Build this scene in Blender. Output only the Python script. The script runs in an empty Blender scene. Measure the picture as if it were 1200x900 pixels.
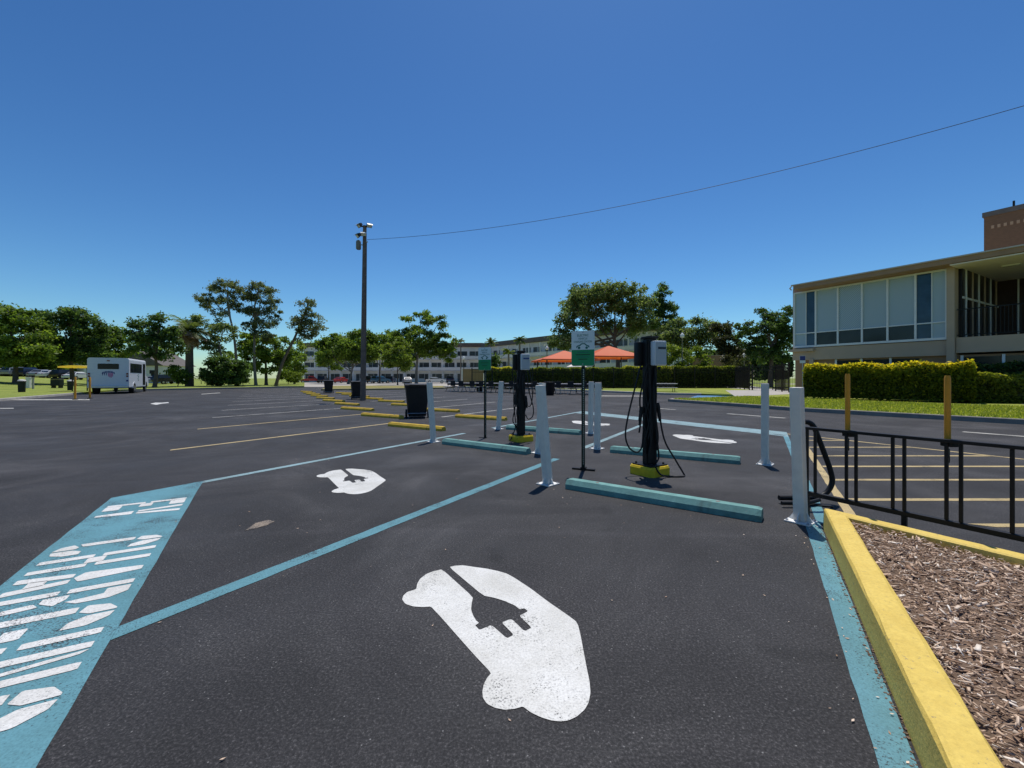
import bpy, bmesh, math, random
import numpy as np
from mathutils import Vector, Matrix
from mathutils.geometry import tessellate_polygon

random.seed(7)
RNG = np.random.default_rng(11)
SC = bpy.context.scene
COL = SC.collection
HC, F, HY = 1.2, 505.0, 443.0       # camera height, focal length in photo pixels, horizon row


def G(px, py, z=0.0):
    """ground (or level z) point seen at a photo pixel"""
    k = (HC - z) / (py - HY)
    return Vector(((px - 600) * k, F * k, z))


def AT(px, py, Y):
    """point at depth Y"""
    return Vector(((px - 600) * Y / F, Y, HC + (HY - py) * Y / F))


U = Vector((.5, .866, 0))        # along the stall lines, towards the stall heads
NR = Vector((.866, -.5, 0))      # to the right of a stall line
A = Vector((-.5, .866, 0))       # along the aisle and the building front, away
NA = Vector((.866, .5, 0))       # from the aisle towards the building


def P(d, s, z=0.0):              # stall frame, in camera heights
    v = (U * s + NR * d) * HC
    v.z = z
    return v


def PA(da, t, z=0.0):            # aisle frame, in metres
    v = NA * da + A * t
    v.z = z
    return v


# ------------------------------------------------------------------ materials
def new_mat(name):
    m = bpy.data.materials.new(name)
    m.use_nodes = True
    nt = m.node_tree
    b = nt.nodes.get('Principled BSDF')
    return m, nt, b


def noise(nt, scale, detail=4, rough=.6, coord='Object', dist=0):
    tc = nt.nodes.new('ShaderNodeTexCoord')
    n = nt.nodes.new('ShaderNodeTexNoise')
    n.inputs['Scale'].default_value = scale
    n.inputs['Detail'].default_value = detail
    n.inputs['Roughness'].default_value = rough
    n.inputs['Distortion'].default_value = dist
    nt.links.new(tc.outputs[coord], n.inputs['Vector'])
    return n


def ramp(nt, src, stops, interp='LINEAR'):
    r = nt.nodes.new('ShaderNodeValToRGB')
    r.color_ramp.interpolation = interp
    el = r.color_ramp.elements
    while len(el) < len(stops):
        el.new(.5)
    for e, (p, c) in zip(el, stops):
        e.position = p
        e.color = (*c, 1) if len(c) == 3 else c
    nt.links.new(src, r.inputs['Fac'])
    return r


def mix(nt, fac, a, b, mode='MIX'):
    n = nt.nodes.new('ShaderNodeMix')
    n.data_type = 'RGBA'
    n.blend_type = mode
    for s, v in ((n.inputs[0], fac), (n.inputs[6], a), (n.inputs[7], b)):
        if hasattr(v, 'is_linked') or hasattr(v, 'links'):
            nt.links.new(v, s)
        elif isinstance(v, (int, float)):
            s.default_value = v
        else:
            s.default_value = (*v, 1)
    return n.outputs[2]


def bump(nt, b, src, strength, dist=.01):
    n = nt.nodes.new('ShaderNodeBump')
    n.inputs['Strength'].default_value = strength
    n.inputs['Distance'].default_value = dist
    nt.links.new(src, n.inputs['Height'])
    nt.links.new(n.outputs['Normal'], b.inputs['Normal'])


def mat_plain(name, col, rough=.6, metal=0, var=.12, scale=6, bumps=0, spec=.3, bscale=80):
    m, nt, b = new_mat(name)
    n = noise(nt, scale, 6)
    r = ramp(nt, n.outputs['Fac'], [(.25, tuple(c * (1 - var) for c in col)), (.75, tuple(min(1, c * (1 + var)) for c in col))])
    nt.links.new(r.outputs['Color'], b.inputs['Base Color'])
    b.inputs['Roughness'].default_value = rough
    b.inputs['Metallic'].default_value = metal
    b.inputs['Specular IOR Level'].default_value = spec
    if bumps:
        n2 = noise(nt, bscale, 3)
        bump(nt, b, n2.outputs['Fac'], bumps)
    return m


def asphalt_color(nt):
    """dark sealed asphalt: fine aggregate, sealer blotches, faint tracks"""
    fine = noise(nt, 95, 3, .8)
    mid = noise(nt, 38, 3, .7)
    big = noise(nt, .62, 6, .66, dist=.9)
    vb = noise(nt, .09, 3, .5)
    base = ramp(nt, big.outputs['Fac'], [(.34, (.022, .0215, .0225)), (.47, (.029, .0282, .0295)), (.57, (.039, .038, .039)), (.70, (.062, .060, .061))]).outputs['Color']
    vbr = ramp(nt, vb.outputs['Fac'], [(.35, (.88, .88, .88)), (.7, (1.12, 1.1, 1.1))]).outputs['Color']
    base = mix(nt, 1.0, base, vbr, 'MULTIPLY')
    gr = ramp(nt, fine.outputs['Fac'], [(.30, (.25, .25, .26)), (.5, (.9, .9, .9)), (.60, (1.8, 1.77, 1.74)), (.70, (4.4, 4.3, 4.2))]).outputs['Color']
    base = mix(nt, .95, base, gr, 'MULTIPLY')
    mr = ramp(nt, mid.outputs['Fac'], [(.3, (.75, .75, .76)), (.7, (1.28, 1.27, 1.25))]).outputs['Color']
    base = mix(nt, .8, base, mr, 'MULTIPLY')
    # curved tyre polish and old oil drips
    tc0 = nt.nodes.new('ShaderNodeTexCoord')
    wv = nt.nodes.new('ShaderNodeTexWave')
    wv.wave_type = 'RINGS'
    wv.inputs['Scale'].default_value = .085
    wv.inputs['Distortion'].default_value = 5.5
    wv.inputs['Detail'].default_value = 1.5
    wv.inputs['Detail Scale'].default_value = .6
    nt.links.new(tc0.outputs['Object'], wv.inputs['Vector'])
    wr = ramp(nt, wv.outputs['Fac'], [(.0, (.90, .90, .90)), (.46, (1, 1, 1)), (.52, (1.22, 1.22, 1.24)), (.58, (1, 1, 1)), (.80, (.94, .94, .94)), (1, (1.12, 1.12, 1.13))]).outputs['Color']
    base = mix(nt, .9, base, wr, 'MULTIPLY')
    od = noise(nt, 1.9, 2, .5, dist=.3)
    orr = ramp(nt, od.outputs['Fac'], [(.24, (.50, .50, .50)), (.31, (1, 1, 1))]).outputs['Color']
    base = mix(nt, .85, base, orr, 'MULTIPLY')
    # sparse pale stones
    tc = nt.nodes.new('ShaderNodeTexCoord')
    v = nt.nodes.new('ShaderNodeTexVoronoi')
    v.inputs['Scale'].default_value = 34
    nt.links.new(tc.outputs['Object'], v.inputs['Vector'])
    sp = ramp(nt, v.outputs['Distance'], [(.0, (1, 1, 1)), (.07, (1, 1, 1)), (.12, (0, 0, 0))]).outputs['Color']
    sel = ramp(nt, v.outputs['Color'], [(.54, (0, 0, 0)), (.62, (1, 1, 1))]).outputs['Color']
    k = mix(nt, 1.0, sp, sel, 'MULTIPLY')
    base = mix(nt, k, base, (.20, .195, .19))
    return base, fine, mid


def mat_asphalt():
    m, nt, b = new_mat('asphalt')
    c, fine, mid = asphalt_color(nt)
    nt.links.new(c, b.inputs['Base Color'])
    rn = noise(nt, .7, 4)
    rr = ramp(nt, rn.outputs['Fac'], [(.3, (.66,) * 3), (.7, (.86,) * 3)])
    nt.links.new(rr.outputs['Color'], b.inputs['Roughness'])
    b.inputs['Specular IOR Level'].default_value = .32
    bump(nt, b, fine.outputs['Fac'], .55, .006)
    return m


def mat_paint(name, col, wear=.5, fleck=1.0, dirt=(.6, .58, .52), rough=.55):
    """traffic paint on asphalt: worn through to the asphalt in specks"""
    m, nt, b = new_mat(name)
    ac, fine, mid = asphalt_color(nt)
    n1 = noise(nt, 120, 4, .8)
    n2 = noise(nt, 2.6, 5, .65)
    add = nt.nodes.new('ShaderNodeMath'); add.operation = 'MULTIPLY_ADD'
    nt.links.new(n2.outputs['Fac'], add.inputs[0])
    add.inputs[1].default_value = .75
    nt.links.new(n1.outputs['Fac'], add.inputs[2])
    lo = .60 + .22 * wear
    w = ramp(nt, add.outputs[0], [(lo - .06, (0, 0, 0)), (lo, (1, 1, 1))])
    # soft dirt on the paint
    n3 = noise(nt, 1.7, 6, .7)
    n4 = noise(nt, 120, 2, .6)
    d = ramp(nt, n3.outputs['Fac'], [(.35, tuple(c for c in dirt)), (.65, (1, 1, 1))]).outputs['Color']
    pc = mix(nt, .55, (*col,), d, 'MULTIPLY')
    g = ramp(nt, n4.outputs['Fac'], [(.3, (.72,) * 3), (.65, (1.06,) * 3)]).outputs['Color']
    pc = mix(nt, .8 * fleck, pc, g, 'MULTIPLY')
    out = mix(nt, w.outputs['Color'], ac, pc)
    nt.links.new(out, b.inputs['Base Color'])
    b.inputs['Roughness'].default_value = rough
    b.inputs['Specular IOR Level'].default_value = .3
    bump(nt, b, fine.outputs['Fac'], .35, .004)
    return m


def mat_grass(name, a, c, dry=(.22, .19, .07)):
    m, nt, b = new_mat(name)
    n1 = noise(nt, .5, 6, .65)
    n2 = noise(nt, 22, 4, .75)
    r1 = ramp(nt, n1.outputs['Fac'], [(.3, a), (.6, c), (.8, dry)]).outputs['Color']
    r2 = ramp(nt, n2.outputs['Fac'], [(.3, (.45,) * 3), (.7, (1.5,) * 3)]).outputs['Color']
    o = mix(nt, 1.0, r1, r2, 'MULTIPLY')
    nt.links.new(o, b.inputs['Base Color'])
    b.inputs['Roughness'].default_value = .85
    b.inputs['Specular IOR Level'].default_value = .1
    bump(nt, b, n2.outputs['Fac'], .7, .03)
    return m


def mat_leaf(name, dark, light, extra=None, trans=.3):
    """leaves; the tint attribute varies leaf by leaf at random"""
    m, nt, b = new_mat(name)
    at = nt.nodes.new('ShaderNodeAttribute')
    at.attribute_name = 'tint'
    st = [(.0, dark), (.75, light)]
    if extra:
        st.append((1.0, extra))
    r = ramp(nt, at.outputs['Fac'], st)
    nt.links.new(r.outputs['Color'], b.inputs['Base Color'])
    b.inputs['Roughness'].default_value = .5
    b.inputs['Specular IOR Level'].default_value = .25
    tr = nt.nodes.new('ShaderNodeBsdfTranslucent')
    tm = mix(nt, 1.0, r.outputs['Color'], (1.25, 1.3, .6), 'MULTIPLY')
    nt.links.new(tm, tr.inputs['Color'])
    ms = nt.nodes.new('ShaderNodeMixShader')
    ms.inputs[0].default_value = trans
    out = nt.nodes.get('Material Output')
    nt.links.new(b.outputs[0], ms.inputs[1])
    nt.links.new(tr.outputs[0], ms.inputs[2])
    nt.links.new(ms.outputs[0], out.inputs['Surface'])
    return m


def mat_glass_dark(name, col=(.02, .025, .03), rough=.08):
    m, nt, b = new_mat(name)
    n = noise(nt, .8, 3)
    r = ramp(nt, n.outputs['Fac'], [(.35, tuple(c * .7 for c in col)), (.65, tuple(c * 1.3 for c in col))])
    nt.links.new(r.outputs['Color'], b.inputs['Base Color'])
    b.inputs['Roughness'].default_value = rough
    b.inputs['Specular IOR Level'].default_value = .35
    return m


def mat_bands(name, c1, c2, scale, axis='Z', rough=.6, spec=.3):
    """flat boards / blinds: alternating bands along an axis"""
    m, nt, b = new_mat(name)
    tc = nt.nodes.new('ShaderNodeTexCoord')
    w = nt.nodes.new('ShaderNodeTexWave')
    w.wave_type = 'BANDS'
    w.bands_direction = axis
    w.inputs['Scale'].default_value = scale
    w.inputs['Distortion'].default_value = .15
    nt.links.new(tc.outputs['Object'], w.inputs['Vector'])
    r = ramp(nt, w.outputs['Fac'], [(.2, c1), (.8, c2)])
    nt.links.new(r.outputs['Color'], b.inputs['Base Color'])
    b.inputs['Roughness'].default_value = rough
    b.inputs['Specular IOR Level'].default_value = spec
    return m


def mat_brick(name):
    m, nt, b = new_mat(name)
    tc = nt.nodes.new('ShaderNodeTexCoord')
    mp = nt.nodes.new('ShaderNodeMapping')
    mp.inputs['Rotation'].default_value = (math.pi / 2, 0, 0)
    br = nt.nodes.new('ShaderNodeTexBrick')
    br.inputs['Scale'].default_value = 4.5
    br.inputs['Color1'].default_value = (.20, .105, .055, 1)
    br.inputs['Color2'].default_value = (.16, .085, .045, 1)
    br.inputs['Mortar'].default_value = (.2, .13, .09, 1)
    br.inputs['Mortar Size'].default_value = .012
    nt.links.new(tc.outputs['Object'], mp.inputs['Vector'])
    nt.links.new(mp.outputs[0], br.inputs['Vector'])
    nt.links.new(br.outputs['Color'], b.inputs['Base Color'])
    b.inputs['Roughness'].default_value = .85
    return m


def mat_kerb_yellow():
    m, nt, b = new_mat('yellow_kerb_paint')
    n1 = noise(nt, 9, 5, .7)
    n2 = noise(nt, 60, 4, .75)
    c = ramp(nt, n1.outputs['Fac'], [(.3, (.66, .46, .085)), (.6, (.76, .55, .115)), (.8, (.70, .51, .14))]).outputs['Color']
    g = ramp(nt, n2.outputs['Fac'], [(.3, (.8,) * 3), (.6, (1.03,) * 3)]).outputs['Color']
    c = mix(nt, .8, c, g, 'MULTIPLY')
    # grime low on the face
    tc = nt.nodes.new('ShaderNodeTexCoord')
    ch = noise(nt, 30, 5, .8)
    k = ramp(nt, ch.outputs['Fac'], [(.335, (1, 1, 1)), (.375, (0, 0, 0))]).outputs['Color']
    c = mix(nt, k, c, (.30, .24, .13))
    nt.links.new(c, b.inputs['Base Color'])
    b.inputs['Roughness'].default_value = .7
    bump(nt, b, n2.outputs['Fac'], .5, .006)
    return m


def mat_worn(name, col):
    """painted concrete, chipped and tyre-scuffed"""
    m, nt, b = new_mat(name)
    n1 = noise(nt, 7, 6, .7)
    n2 = noise(nt, 26, 5, .8)
    n3 = noise(nt, 3.1, 4, .6, dist=.8)
    c = ramp(nt, n1.outputs['Fac'], [(.28, tuple(x * .72 for x in col)), (.55, col), (.78, tuple(min(1, x * 1.25 + .03) for x in col))]).outputs['Color']
    chip = ramp(nt, n2.outputs['Fac'], [(.30, (1, 1, 1)), (.345, (0, 0, 0))]).outputs['Color']
    c = mix(nt, chip, c, (.30, .285, .26))
    sc = ramp(nt, n3.outputs['Fac'], [(.60, (0, 0, 0)), (.76, (.55, .55, .55))]).outputs['Color']
    c = mix(nt, sc, c, (.06, .06, .06))
    nt.links.new(c, b.inputs['Base Color'])
    b.inputs['Roughness'].default_value = .7
    b.inputs['Specular IOR Level'].default_value = .25
    bump(nt, b, n2.outputs['Fac'], .5, .006)
    return m


M = {}
M['asphalt'] = mat_asphalt()
M['teal_paint'] = mat_paint('teal_paint', (.13, .315, .37), .90)
M['teal_faded'] = mat_paint('teal_faded', (.29, .43, .455), .84)
M['white_paint'] = mat_paint('white_paint', (.76, .75, .71), .66)
M['white_letters'] = mat_paint('white_letters', (.78, .77, .74), .68)
M['line_white'] = mat_paint('line_white', (.58, .56, .50), 1.0)
M['line_yellow'] = mat_paint('line_yellow', (.60, .46, .22), .85)
M['blue_paint'] = mat_paint('blue_paint', (.10, .27, .52), .6)
M['pale_stain'] = mat_paint('pale_stain', (.34, .27, .2), 1.3)
M['kerb_yellow'] = mat_kerb_yellow()
M['concrete'] = mat_plain('concrete', (.40, .37, .33), .85, var=.18, scale=2.5, bumps=.3)
M['concrete_dark'] = mat_plain('concrete_dark', (.24, .22, .20), .9, var=.25, scale=3, bumps=.4)
M['teal_stop'] = mat_worn('teal_stop', (.16, .335, .305))
M['yellow_stop'] = mat_worn('yellow_stop', (.68, .45, .055))
M['yellow_block'] = mat_plain('yellow_block', (.66, .47, .02), .55, var=.18, scale=12, bumps=.3)
M['rubber'] = mat_plain('rubber', (.015, .015, .016), .6, var=.3, scale=20)
M['black_plastic'] = mat_plain('black_plastic', (.008, .008, .009), .5, var=.25, scale=10, spec=.25)
M['black_metal'] = mat_plain('black_metal', (.007, .007, .008), .5, var=.3, scale=14, bumps=.1, spec=.3)
M['bin_plastic'] = mat_plain('bin_plastic', (.016, .016, .019), .55, var=.25, scale=8, spec=.3)
M['post_white'] = mat_plain('post_white', (.78, .72, .64), .5, var=.10, scale=10, bumps=.12)
M['plate_white'] = mat_plain('plate_white', (.74, .74, .71), .55, var=.14, scale=14, bumps=.15)
M['box_grey'] = mat_plain('box_grey', (.44, .46, .48), .4, var=.05, scale=6)
M['box_edge'] = mat_plain('box_edge', (.68, .69, .70), .35, var=.05, scale=6)
M['screen_dark'] = mat_plain('screen_dark', (.02, .03, .06), .25, var=.1)
M['screen_blue'] = mat_plain('screen_blue', (.03, .06, .2), .25, var=.1)
M['sign_white'] = mat_plain('sign_white', (.72, .78, .78), .4, var=.05)
M['sign_green'] = mat_plain('sign_green', (.012, .27, .10), .4, var=.07)
M['sign_ink'] = mat_plain('sign_ink', (.02, .16, .13), .5, var=.05)
M['sign_back'] = mat_plain('sign_back', (.5, .52, .52), .4, metal=.6)
M['post_green'] = mat_plain('post_green', (.015, .035, .025), .5, var=.2)
M['wood_pole'] = mat_plain('wood_pole', (.18, .135, .115), .85, var=.3, scale=5, bumps=.4)
M['steel'] = mat_plain('steel', (.45, .46, .48), .35, metal=.8, var=.1)
M['lamp_lens'] = mat_plain('lamp_lens', (.75, .76, .75), .2, var=.03)
M['wire'] = mat_plain('wire', (.05, .055, .07), .6, var=.1)
M['yellow_post'] = mat_plain('yellow_post', (.60, .27, .02), .5, var=.18, scale=8)
M['wall_tan'] = mat_plain('wall_tan', (.50, .385, .285), .85, var=.06, scale=1.2, bumps=.15)
M['wall_brown'] = mat_plain('wall_brown', (.33, .21, .13), .8, var=.08, scale=1.5)
M['fascia'] = mat_plain('fascia', (.38, .235, .14), .7, var=.1, scale=2)
M['roof_edge'] = mat_plain('roof_edge', (.56, .52, .47), .6, var=.08, scale=2)
M['soffit'] = mat_plain('soffit', (.84, .78, .72), .8, var=.05)
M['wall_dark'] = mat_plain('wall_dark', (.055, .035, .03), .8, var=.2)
M['alu'] = mat_plain('alu', (.80, .81, .80), .4, var=.06)
M['blind'] = mat_bands('blind', (.36, .45, .49), (.45, .54, .58), 9.0, 'Z', .35, .5)
M['blind_b'] = mat_bands('blind_b', (.27, .36, .42), (.48, .57, .61), 5.0, 'DIAGONAL', .3, .5)
M['glass'] = mat_glass_dark('glass')
M['glass_blue'] = mat_glass_dark('glass_blue', (.03, .07, .12), .06)
M['glass_porch'] = mat_glass_dark('glass_porch', (.014, .010, .009), .3)
M['glass_apt'] = mat_glass_dark('glass_apt', (.07, .08, .09), .15)
M['brick'] = mat_brick('brick')
M['brick_light'] = mat_plain('brick_light', (.42, .27, .17), .8)
M['white_wall'] = mat_plain('white_wall', (.80, .79, .77), .8, var=.08, scale=.6)
M['white_wall_b'] = mat_plain('white_wall_b', (.75, .735, .71), .8, var=.08, scale=.6)
M['roof_grey'] = mat_plain('roof_grey', (.14, .125, .115), .9, var=.2, scale=2)
M['roof_brown'] = mat_plain('roof_brown', (.17, .12, .095), .9, var=.2, scale=2)
M['orange_fabric'] = mat_leaf('orange_fabric', (.80, .19, .085), (.80, .19, .085), trans=.25)
M['yellow_fabric'] = mat_leaf('yellow_fabric', (.85, .68, .24), (.85, .68, .24), trans=.55)
M['bark'] = mat_plain('bark', (.13, .10, .08), .95, var=.35, scale=5, bumps=.7, bscale=14)
M['bark_pale'] = mat_plain('bark_pale', (.24, .21, .18), .95, var=.3, scale=5, bumps=.6, bscale=14)
M['stem_dark'] = mat_plain('stem_dark', (.035, .04, .02), .95, var=.3, scale=6)
M['leaf_oak'] = mat_leaf('leaf_oak', (.055, .10, .022), (.25, .35, .06), (.46, .50, .11), .54)
M['leaf_dark'] = mat_leaf('leaf_dark', (.036, .070, .026), (.14, .22, .065), (.27, .33, .10), .52)
M['leaf_lime'] = mat_leaf('leaf_lime', (.09, .145, .022), (.26, .33, .05), (.38, .42, .08), .45)
M['leaf_grey'] = mat_leaf('leaf_grey', (.065, .10, .045), (.27, .34, .15), (.42, .46, .24), .52)
M['leaf_pine'] = mat_leaf('leaf_pine', (.070, .092, .050), (.24, .27, .14), (.34, .34, .20), .48)
M['leaf_red'] = mat_leaf('leaf_red', (.034, .036, .020), (.12, .13, .06), (.20, .18, .09), .48)
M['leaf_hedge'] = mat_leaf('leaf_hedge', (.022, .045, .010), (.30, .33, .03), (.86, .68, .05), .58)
M['leaf_hedge_far'] = mat_leaf('leaf_hedge_far', (.045, .075, .016), (.27, .31, .045), (.60, .54, .07), .52)
M['leaf_palm'] = mat_leaf('leaf_palm', (.065, .095, .03), (.20, .25, .08), (.34, .28, .15), .4)
M['leaf_dead'] = mat_leaf('leaf_dead', (.22, .14, .09), (.46, .33, .22), (.55, .43, .30))
M['lawn'] = mat_grass('lawn', (.20, .24, .04), (.31, .34, .065), (.44, .40, .13))
M['lawn_far'] = mat_grass('lawn_far', (.15, .20, .04), (.26, .30, .065), (.36, .33, .12))
M['grass_blade'] = mat_leaf('grass_blade', (.17, .23, .03), (.40, .43, .07), (.60, .54, .18), .45)
M['dry_grass'] = mat_grass('dry_grass', (.20, .19, .06), (.27, .235, .09), (.33, .28, .13))
M['soil'] = mat_plain('soil', (.17, .115, .08), .95, var=.4, scale=18, bumps=.8)
M['chips'] = mat_leaf('chips', (.27, .155, .09), (.70, .52, .375), (.92, .85, .75), .0)
M['bus_white'] = mat_plain('bus_white', (.66, .68, .72), .3, var=.04, spec=.5)
M['logo_blue'] = mat_plain('logo_blue', (.05, .06, .22), .5)
M['logo_pink'] = mat_plain('logo_pink', (.55, .10, .28), .5)
M['logo_green'] = mat_plain('logo_green', (.07, .16, .14), .5)
M['lens_red'] = mat_plain('lens_red', (.20, .02, .02), .3)
M['tyre'] = mat_plain('tyre', (.012, .012, .012), .8, var=.2)
M['fence_black'] = mat_plain('fence_black', (.010, .010, .011), .5, var=.2)
M['table_top'] = mat_plain('table_top', (.56, .54, .54), .6, var=.1)
M['seat_dark'] = mat_plain('seat_dark', (.020, .017, .018), .6, var=.2)
M['globe'] = mat_plain('globe', (.82, .82, .80), .3, var=.02)
M['lamp_black'] = mat_plain('lamp_black', (.02, .022, .02), .5)
M['lamp_pale'] = mat_plain('lamp_pale', (.22, .21, .19), .6)
M['wall_wood'] = mat_plain('wall_wood', (.33, .22, .11), .85, var=.12, scale=1.5)
M['bin_green'] = mat_plain('bin_green', (.012, .02, .016), .6)
for nm, c in (('car_white', (.72, .73, .75)), ('car_red', (.42, .03, .025)), ('car_black', (.015, .016, .02)), ('car_blue', (.06, .16, .25)),
              ('car_grey', (.30, .33, .38)), ('car_navy', (.02, .03, .07))):
    M[nm] = mat_plain(nm, c, .25, var=.04, spec=.6)


# ------------------------------------------------------------------ mesh builder
class MB:
    def __init__(self):
        self.v, self.f = [], []

    def add(self, vs, fs):
        o = len(self.v)
        self.v += [Vector(v) for v in vs]
        self.f += [tuple(i + o for i in f) for f in fs]
        return self

    def box(self, c, s, R=None, bev=0.0):
        """box centred at c; bev chamfers every edge"""
        c = Vector(c)
        hx, hy, hz = s[0] / 2, s[1] / 2, s[2] / 2
        if bev <= 0:
            vs = [Vector((x * hx, y * hy, z * hz)) for z in (-1, 1) for y in (-1, 1) for x in (-1, 1)]
            fs = [(0, 2, 3, 1), (4, 5, 7, 6), (0, 1, 5, 4), (2, 6, 7, 3), (0, 4, 6, 2), (1, 3, 7, 5)]
        else:
            bm = bmesh.new()
            bmesh.ops.create_cube(bm, size=1)
            for v in bm.verts:
                v.co = Vector((v.co.x * s[0], v.co.y * s[1], v.co.z * s[2]))
            bmesh.ops.bevel(bm, geom=bm.edges[:], offset=bev, segments=2, profile=.6, affect='EDGES')
            bm.verts.index_update()
            vs = [v.co.copy() for v in bm.verts]
            fs = [tuple(v.index for v in f.verts) for f in bm.faces]
            bm.free()
        if R is not None:
            vs = [R @ v for v in vs]
        return self.add([v + c for v in vs], fs)

    def tube(self, pts, r, n=8, caps=True):
        """round tube through points; r number or list"""
        pts = [Vector(p) for p in pts]
        if not isinstance(r, (list, tuple)):
            r = [r] * len(pts)
        rings = []
        prev = None
        for i, p in enumerate(pts):
            if i == 0:
                d = pts[1] - p
            elif i == len(pts) - 1:
                d = p - pts[i - 1]
            else:
                d = (pts[i + 1] - p).normalized() + (p - pts[i - 1]).normalized()
            d.normalize()
            if prev is None:
                x = d.orthogonal().normalized()
            else:
                x = prev - d * prev.dot(d)
                x = x.normalized() if x.length > 1e-6 else d.orthogonal().normalized()
            prev = x
            y = d.cross(x)
            rings.append([p + (x * math.cos(k * 2 * math.pi / n) + y * math.sin(k * 2 * math.pi / n)) * r[i] for k in range(n)])
        vs = [v for ring in rings for v in ring]
        fs = []
        for i in range(len(pts) - 1):
            for k in range(n):
                a, b = i * n + k, i * n + (k + 1) % n
                fs.append((a, b, b + n, a + n))
        if caps:
            fs.append(tuple(range(n - 1, -1, -1)))
            fs.append(tuple((len(pts) - 1) * n + k for k in range(n)))
        return self.add(vs, fs)

    def lathe(self, c, prof, n=16):
        """profile of (radius, z) turned about the vertical through c"""
        c = Vector(c)
        vs, fs = [], []
        for r, z in prof:
            for k in range(n):
                a = 2 * math.pi * k / n
                vs.append(c + Vector((r * math.cos(a), r * math.sin(a), z)))
        for i in range(len(prof) - 1):
            for k in range(n):
                a, b = i * n + k, i * n + (k + 1) % n
                fs.append((a, b, b + n, a + n))
        fs.append(tuple(range(n - 1, -1, -1)))
        fs.append(tuple((len(prof) - 1) * n + k for k in range(n)))
        return self.add(vs, fs)

    def prism(self, poly, fn, depth0, depth1):
        """polygon (2-D) extruded; fn(x, y, depth) -> point"""
        n = len(poly)
        vs = [Vector(fn(x, y, depth0)) for x, y in poly] + [Vector(fn(x, y, depth1)) for x, y in poly]
        tri = tessellate_polygon([[Vector((x, y, 0)) for x, y in poly]])
        fs = [tuple(t) for t in tri] + [tuple(i + n for i in reversed(t)) for t in tri]
        for i in range(n):
            j = (i + 1) % n
            fs.append((i, j, j + n, i + n))
        return self.add(vs, fs)

    def flat(self, poly, z=None):
        """flat polygon from 3-D points (concave allowed)"""
        pts = [Vector(p) for p in poly]
        if z is not None:
            for p in pts:
                p.z = z
        tri = tessellate_polygon([[Vector((p.x, p.y, 0)) for p in pts]])
        fs = []
        for t in tri:
            a, b, c = (pts[i] for i in t)
            fs.append(tuple(t) if (b - a).cross(c - a).z > 0 else tuple(reversed(t)))
        return self.add(pts, fs)

    def build(self, name, mat, parent=None, smooth=False, fix=True, loc=None):
        me = bpy.data.meshes.new(name)
        me.from_pydata([tuple(v) for v in self.v], [], self.f)
        if fix:
            bm = bmesh.new(); bm.from_mesh(me)
            bmesh.ops.recalc_face_normals(bm, faces=bm.faces)
            bm.to_mesh(me); bm.free()
        me.materials.append(M[mat] if isinstance(mat, str) else mat)
        if smooth:
            for p in me.polygons:
                p.use_smooth = True
            try:
                me.set_sharp_from_angle(angle=math.radians(40))
            except Exception:
                pass
        o = bpy.data.objects.new(name, me)
        COL.objects.link(o)
        if parent is not None:
            o.parent = parent
        if loc is not None:
            o.location = loc
        return o


def tag(o, label=None, cat=None, group=None, kind=None):
    if label:
        o['label'] = label
    if cat:
        o['category'] = cat
    if group:
        o['group'] = group
    if kind:
        o['kind'] = kind
    return o


def empty(name, loc=(0, 0, 0), rz=0.0, label=None, cat=None, group=None, kind=None):
    o = bpy.data.objects.new(name, None)
    COL.objects.link(o)
    o.location = loc
    o.rotation_euler = (0, 0, rz)
    o.empty_display_size = .2
    return tag(o, label, cat, group, kind)


KIDS = {}


def copy_tree(o, parent=None):
    c = o.copy()
    COL.objects.link(c)
    if parent is not None:
        c.parent = parent
    for ch in [x for x in COL.objects if x.parent == o]:
        copy_tree(ch, c)
    return c


def Rz(a):
    return Matrix.Rotation(a, 3, 'Z')


ORD = ['first', 'second', 'third', 'fourth', 'fifth', 'sixth', 'seventh', 'eighth', 'ninth', 'tenth', 'eleventh', 'twelfth', 'thirteenth']


def quads_object(name, mat, V, tint, parent=None):
    """V: (n,4,3) quads, tint: (n,)"""
    n = len(V)
    me = bpy.data.meshes.new(name)
    me.vertices.add(n * 4)
    me.vertices.foreach_set('co', V.reshape(-1).astype(np.float32))
    me.loops.add(n * 4)
    me.loops.foreach_set('vertex_index', np.arange(n * 4, dtype=np.int32))
    me.polygons.add(n)
    me.polygons.foreach_set('loop_start', np.arange(0, n * 4, 4, dtype=np.int32))
    me.update(calc_edges=True)
    at = me.attributes.new('tint', 'FLOAT', 'FACE')
    at.data.foreach_set('value', np.clip(tint, 0, 1).astype(np.float32))
    me.materials.append(M[mat])
    o = bpy.data.objects.new(name, me)
    COL.objects.link(o)
    if parent is not None:
        o.parent = parent
    return o


def leaf_quads(C, size, up=.5, aspect=1.8, tilt=None):
    """leaf-shaped quads (kites) at centres C"""
    n = len(C)
    d = RNG.normal(size=(n, 3)); d /= np.linalg.norm(d, axis=1, keepdims=True)
    nrm = RNG.normal(size=(n, 3)) * (1 - up) + np.array([0, 0, 1.0]) * up
    nrm /= np.linalg.norm(nrm, axis=1, keepdims=True)
    x = np.cross(nrm, d); x /= np.linalg.norm(x, axis=1, keepdims=True) + 1e-9
    y = np.cross(nrm, x)
    s = size * RNG.uniform(.6, 1.35, n)[:, None]
    V = np.stack([C - x * s * aspect / 2, C + y * s / 2 - x * s * .1, C + x * s * aspect / 2 + nrm * s * .15, C - y * s / 2 - x * s * .1], 1)
    return V

# ================================================================== setting
def flatpoly(name, pts, z, mat):
    o = MB().flat([(p[0], p[1], 0) for p in pts], z).build(name, mat, fix=False)
    return tag(o, kind='structure')


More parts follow.
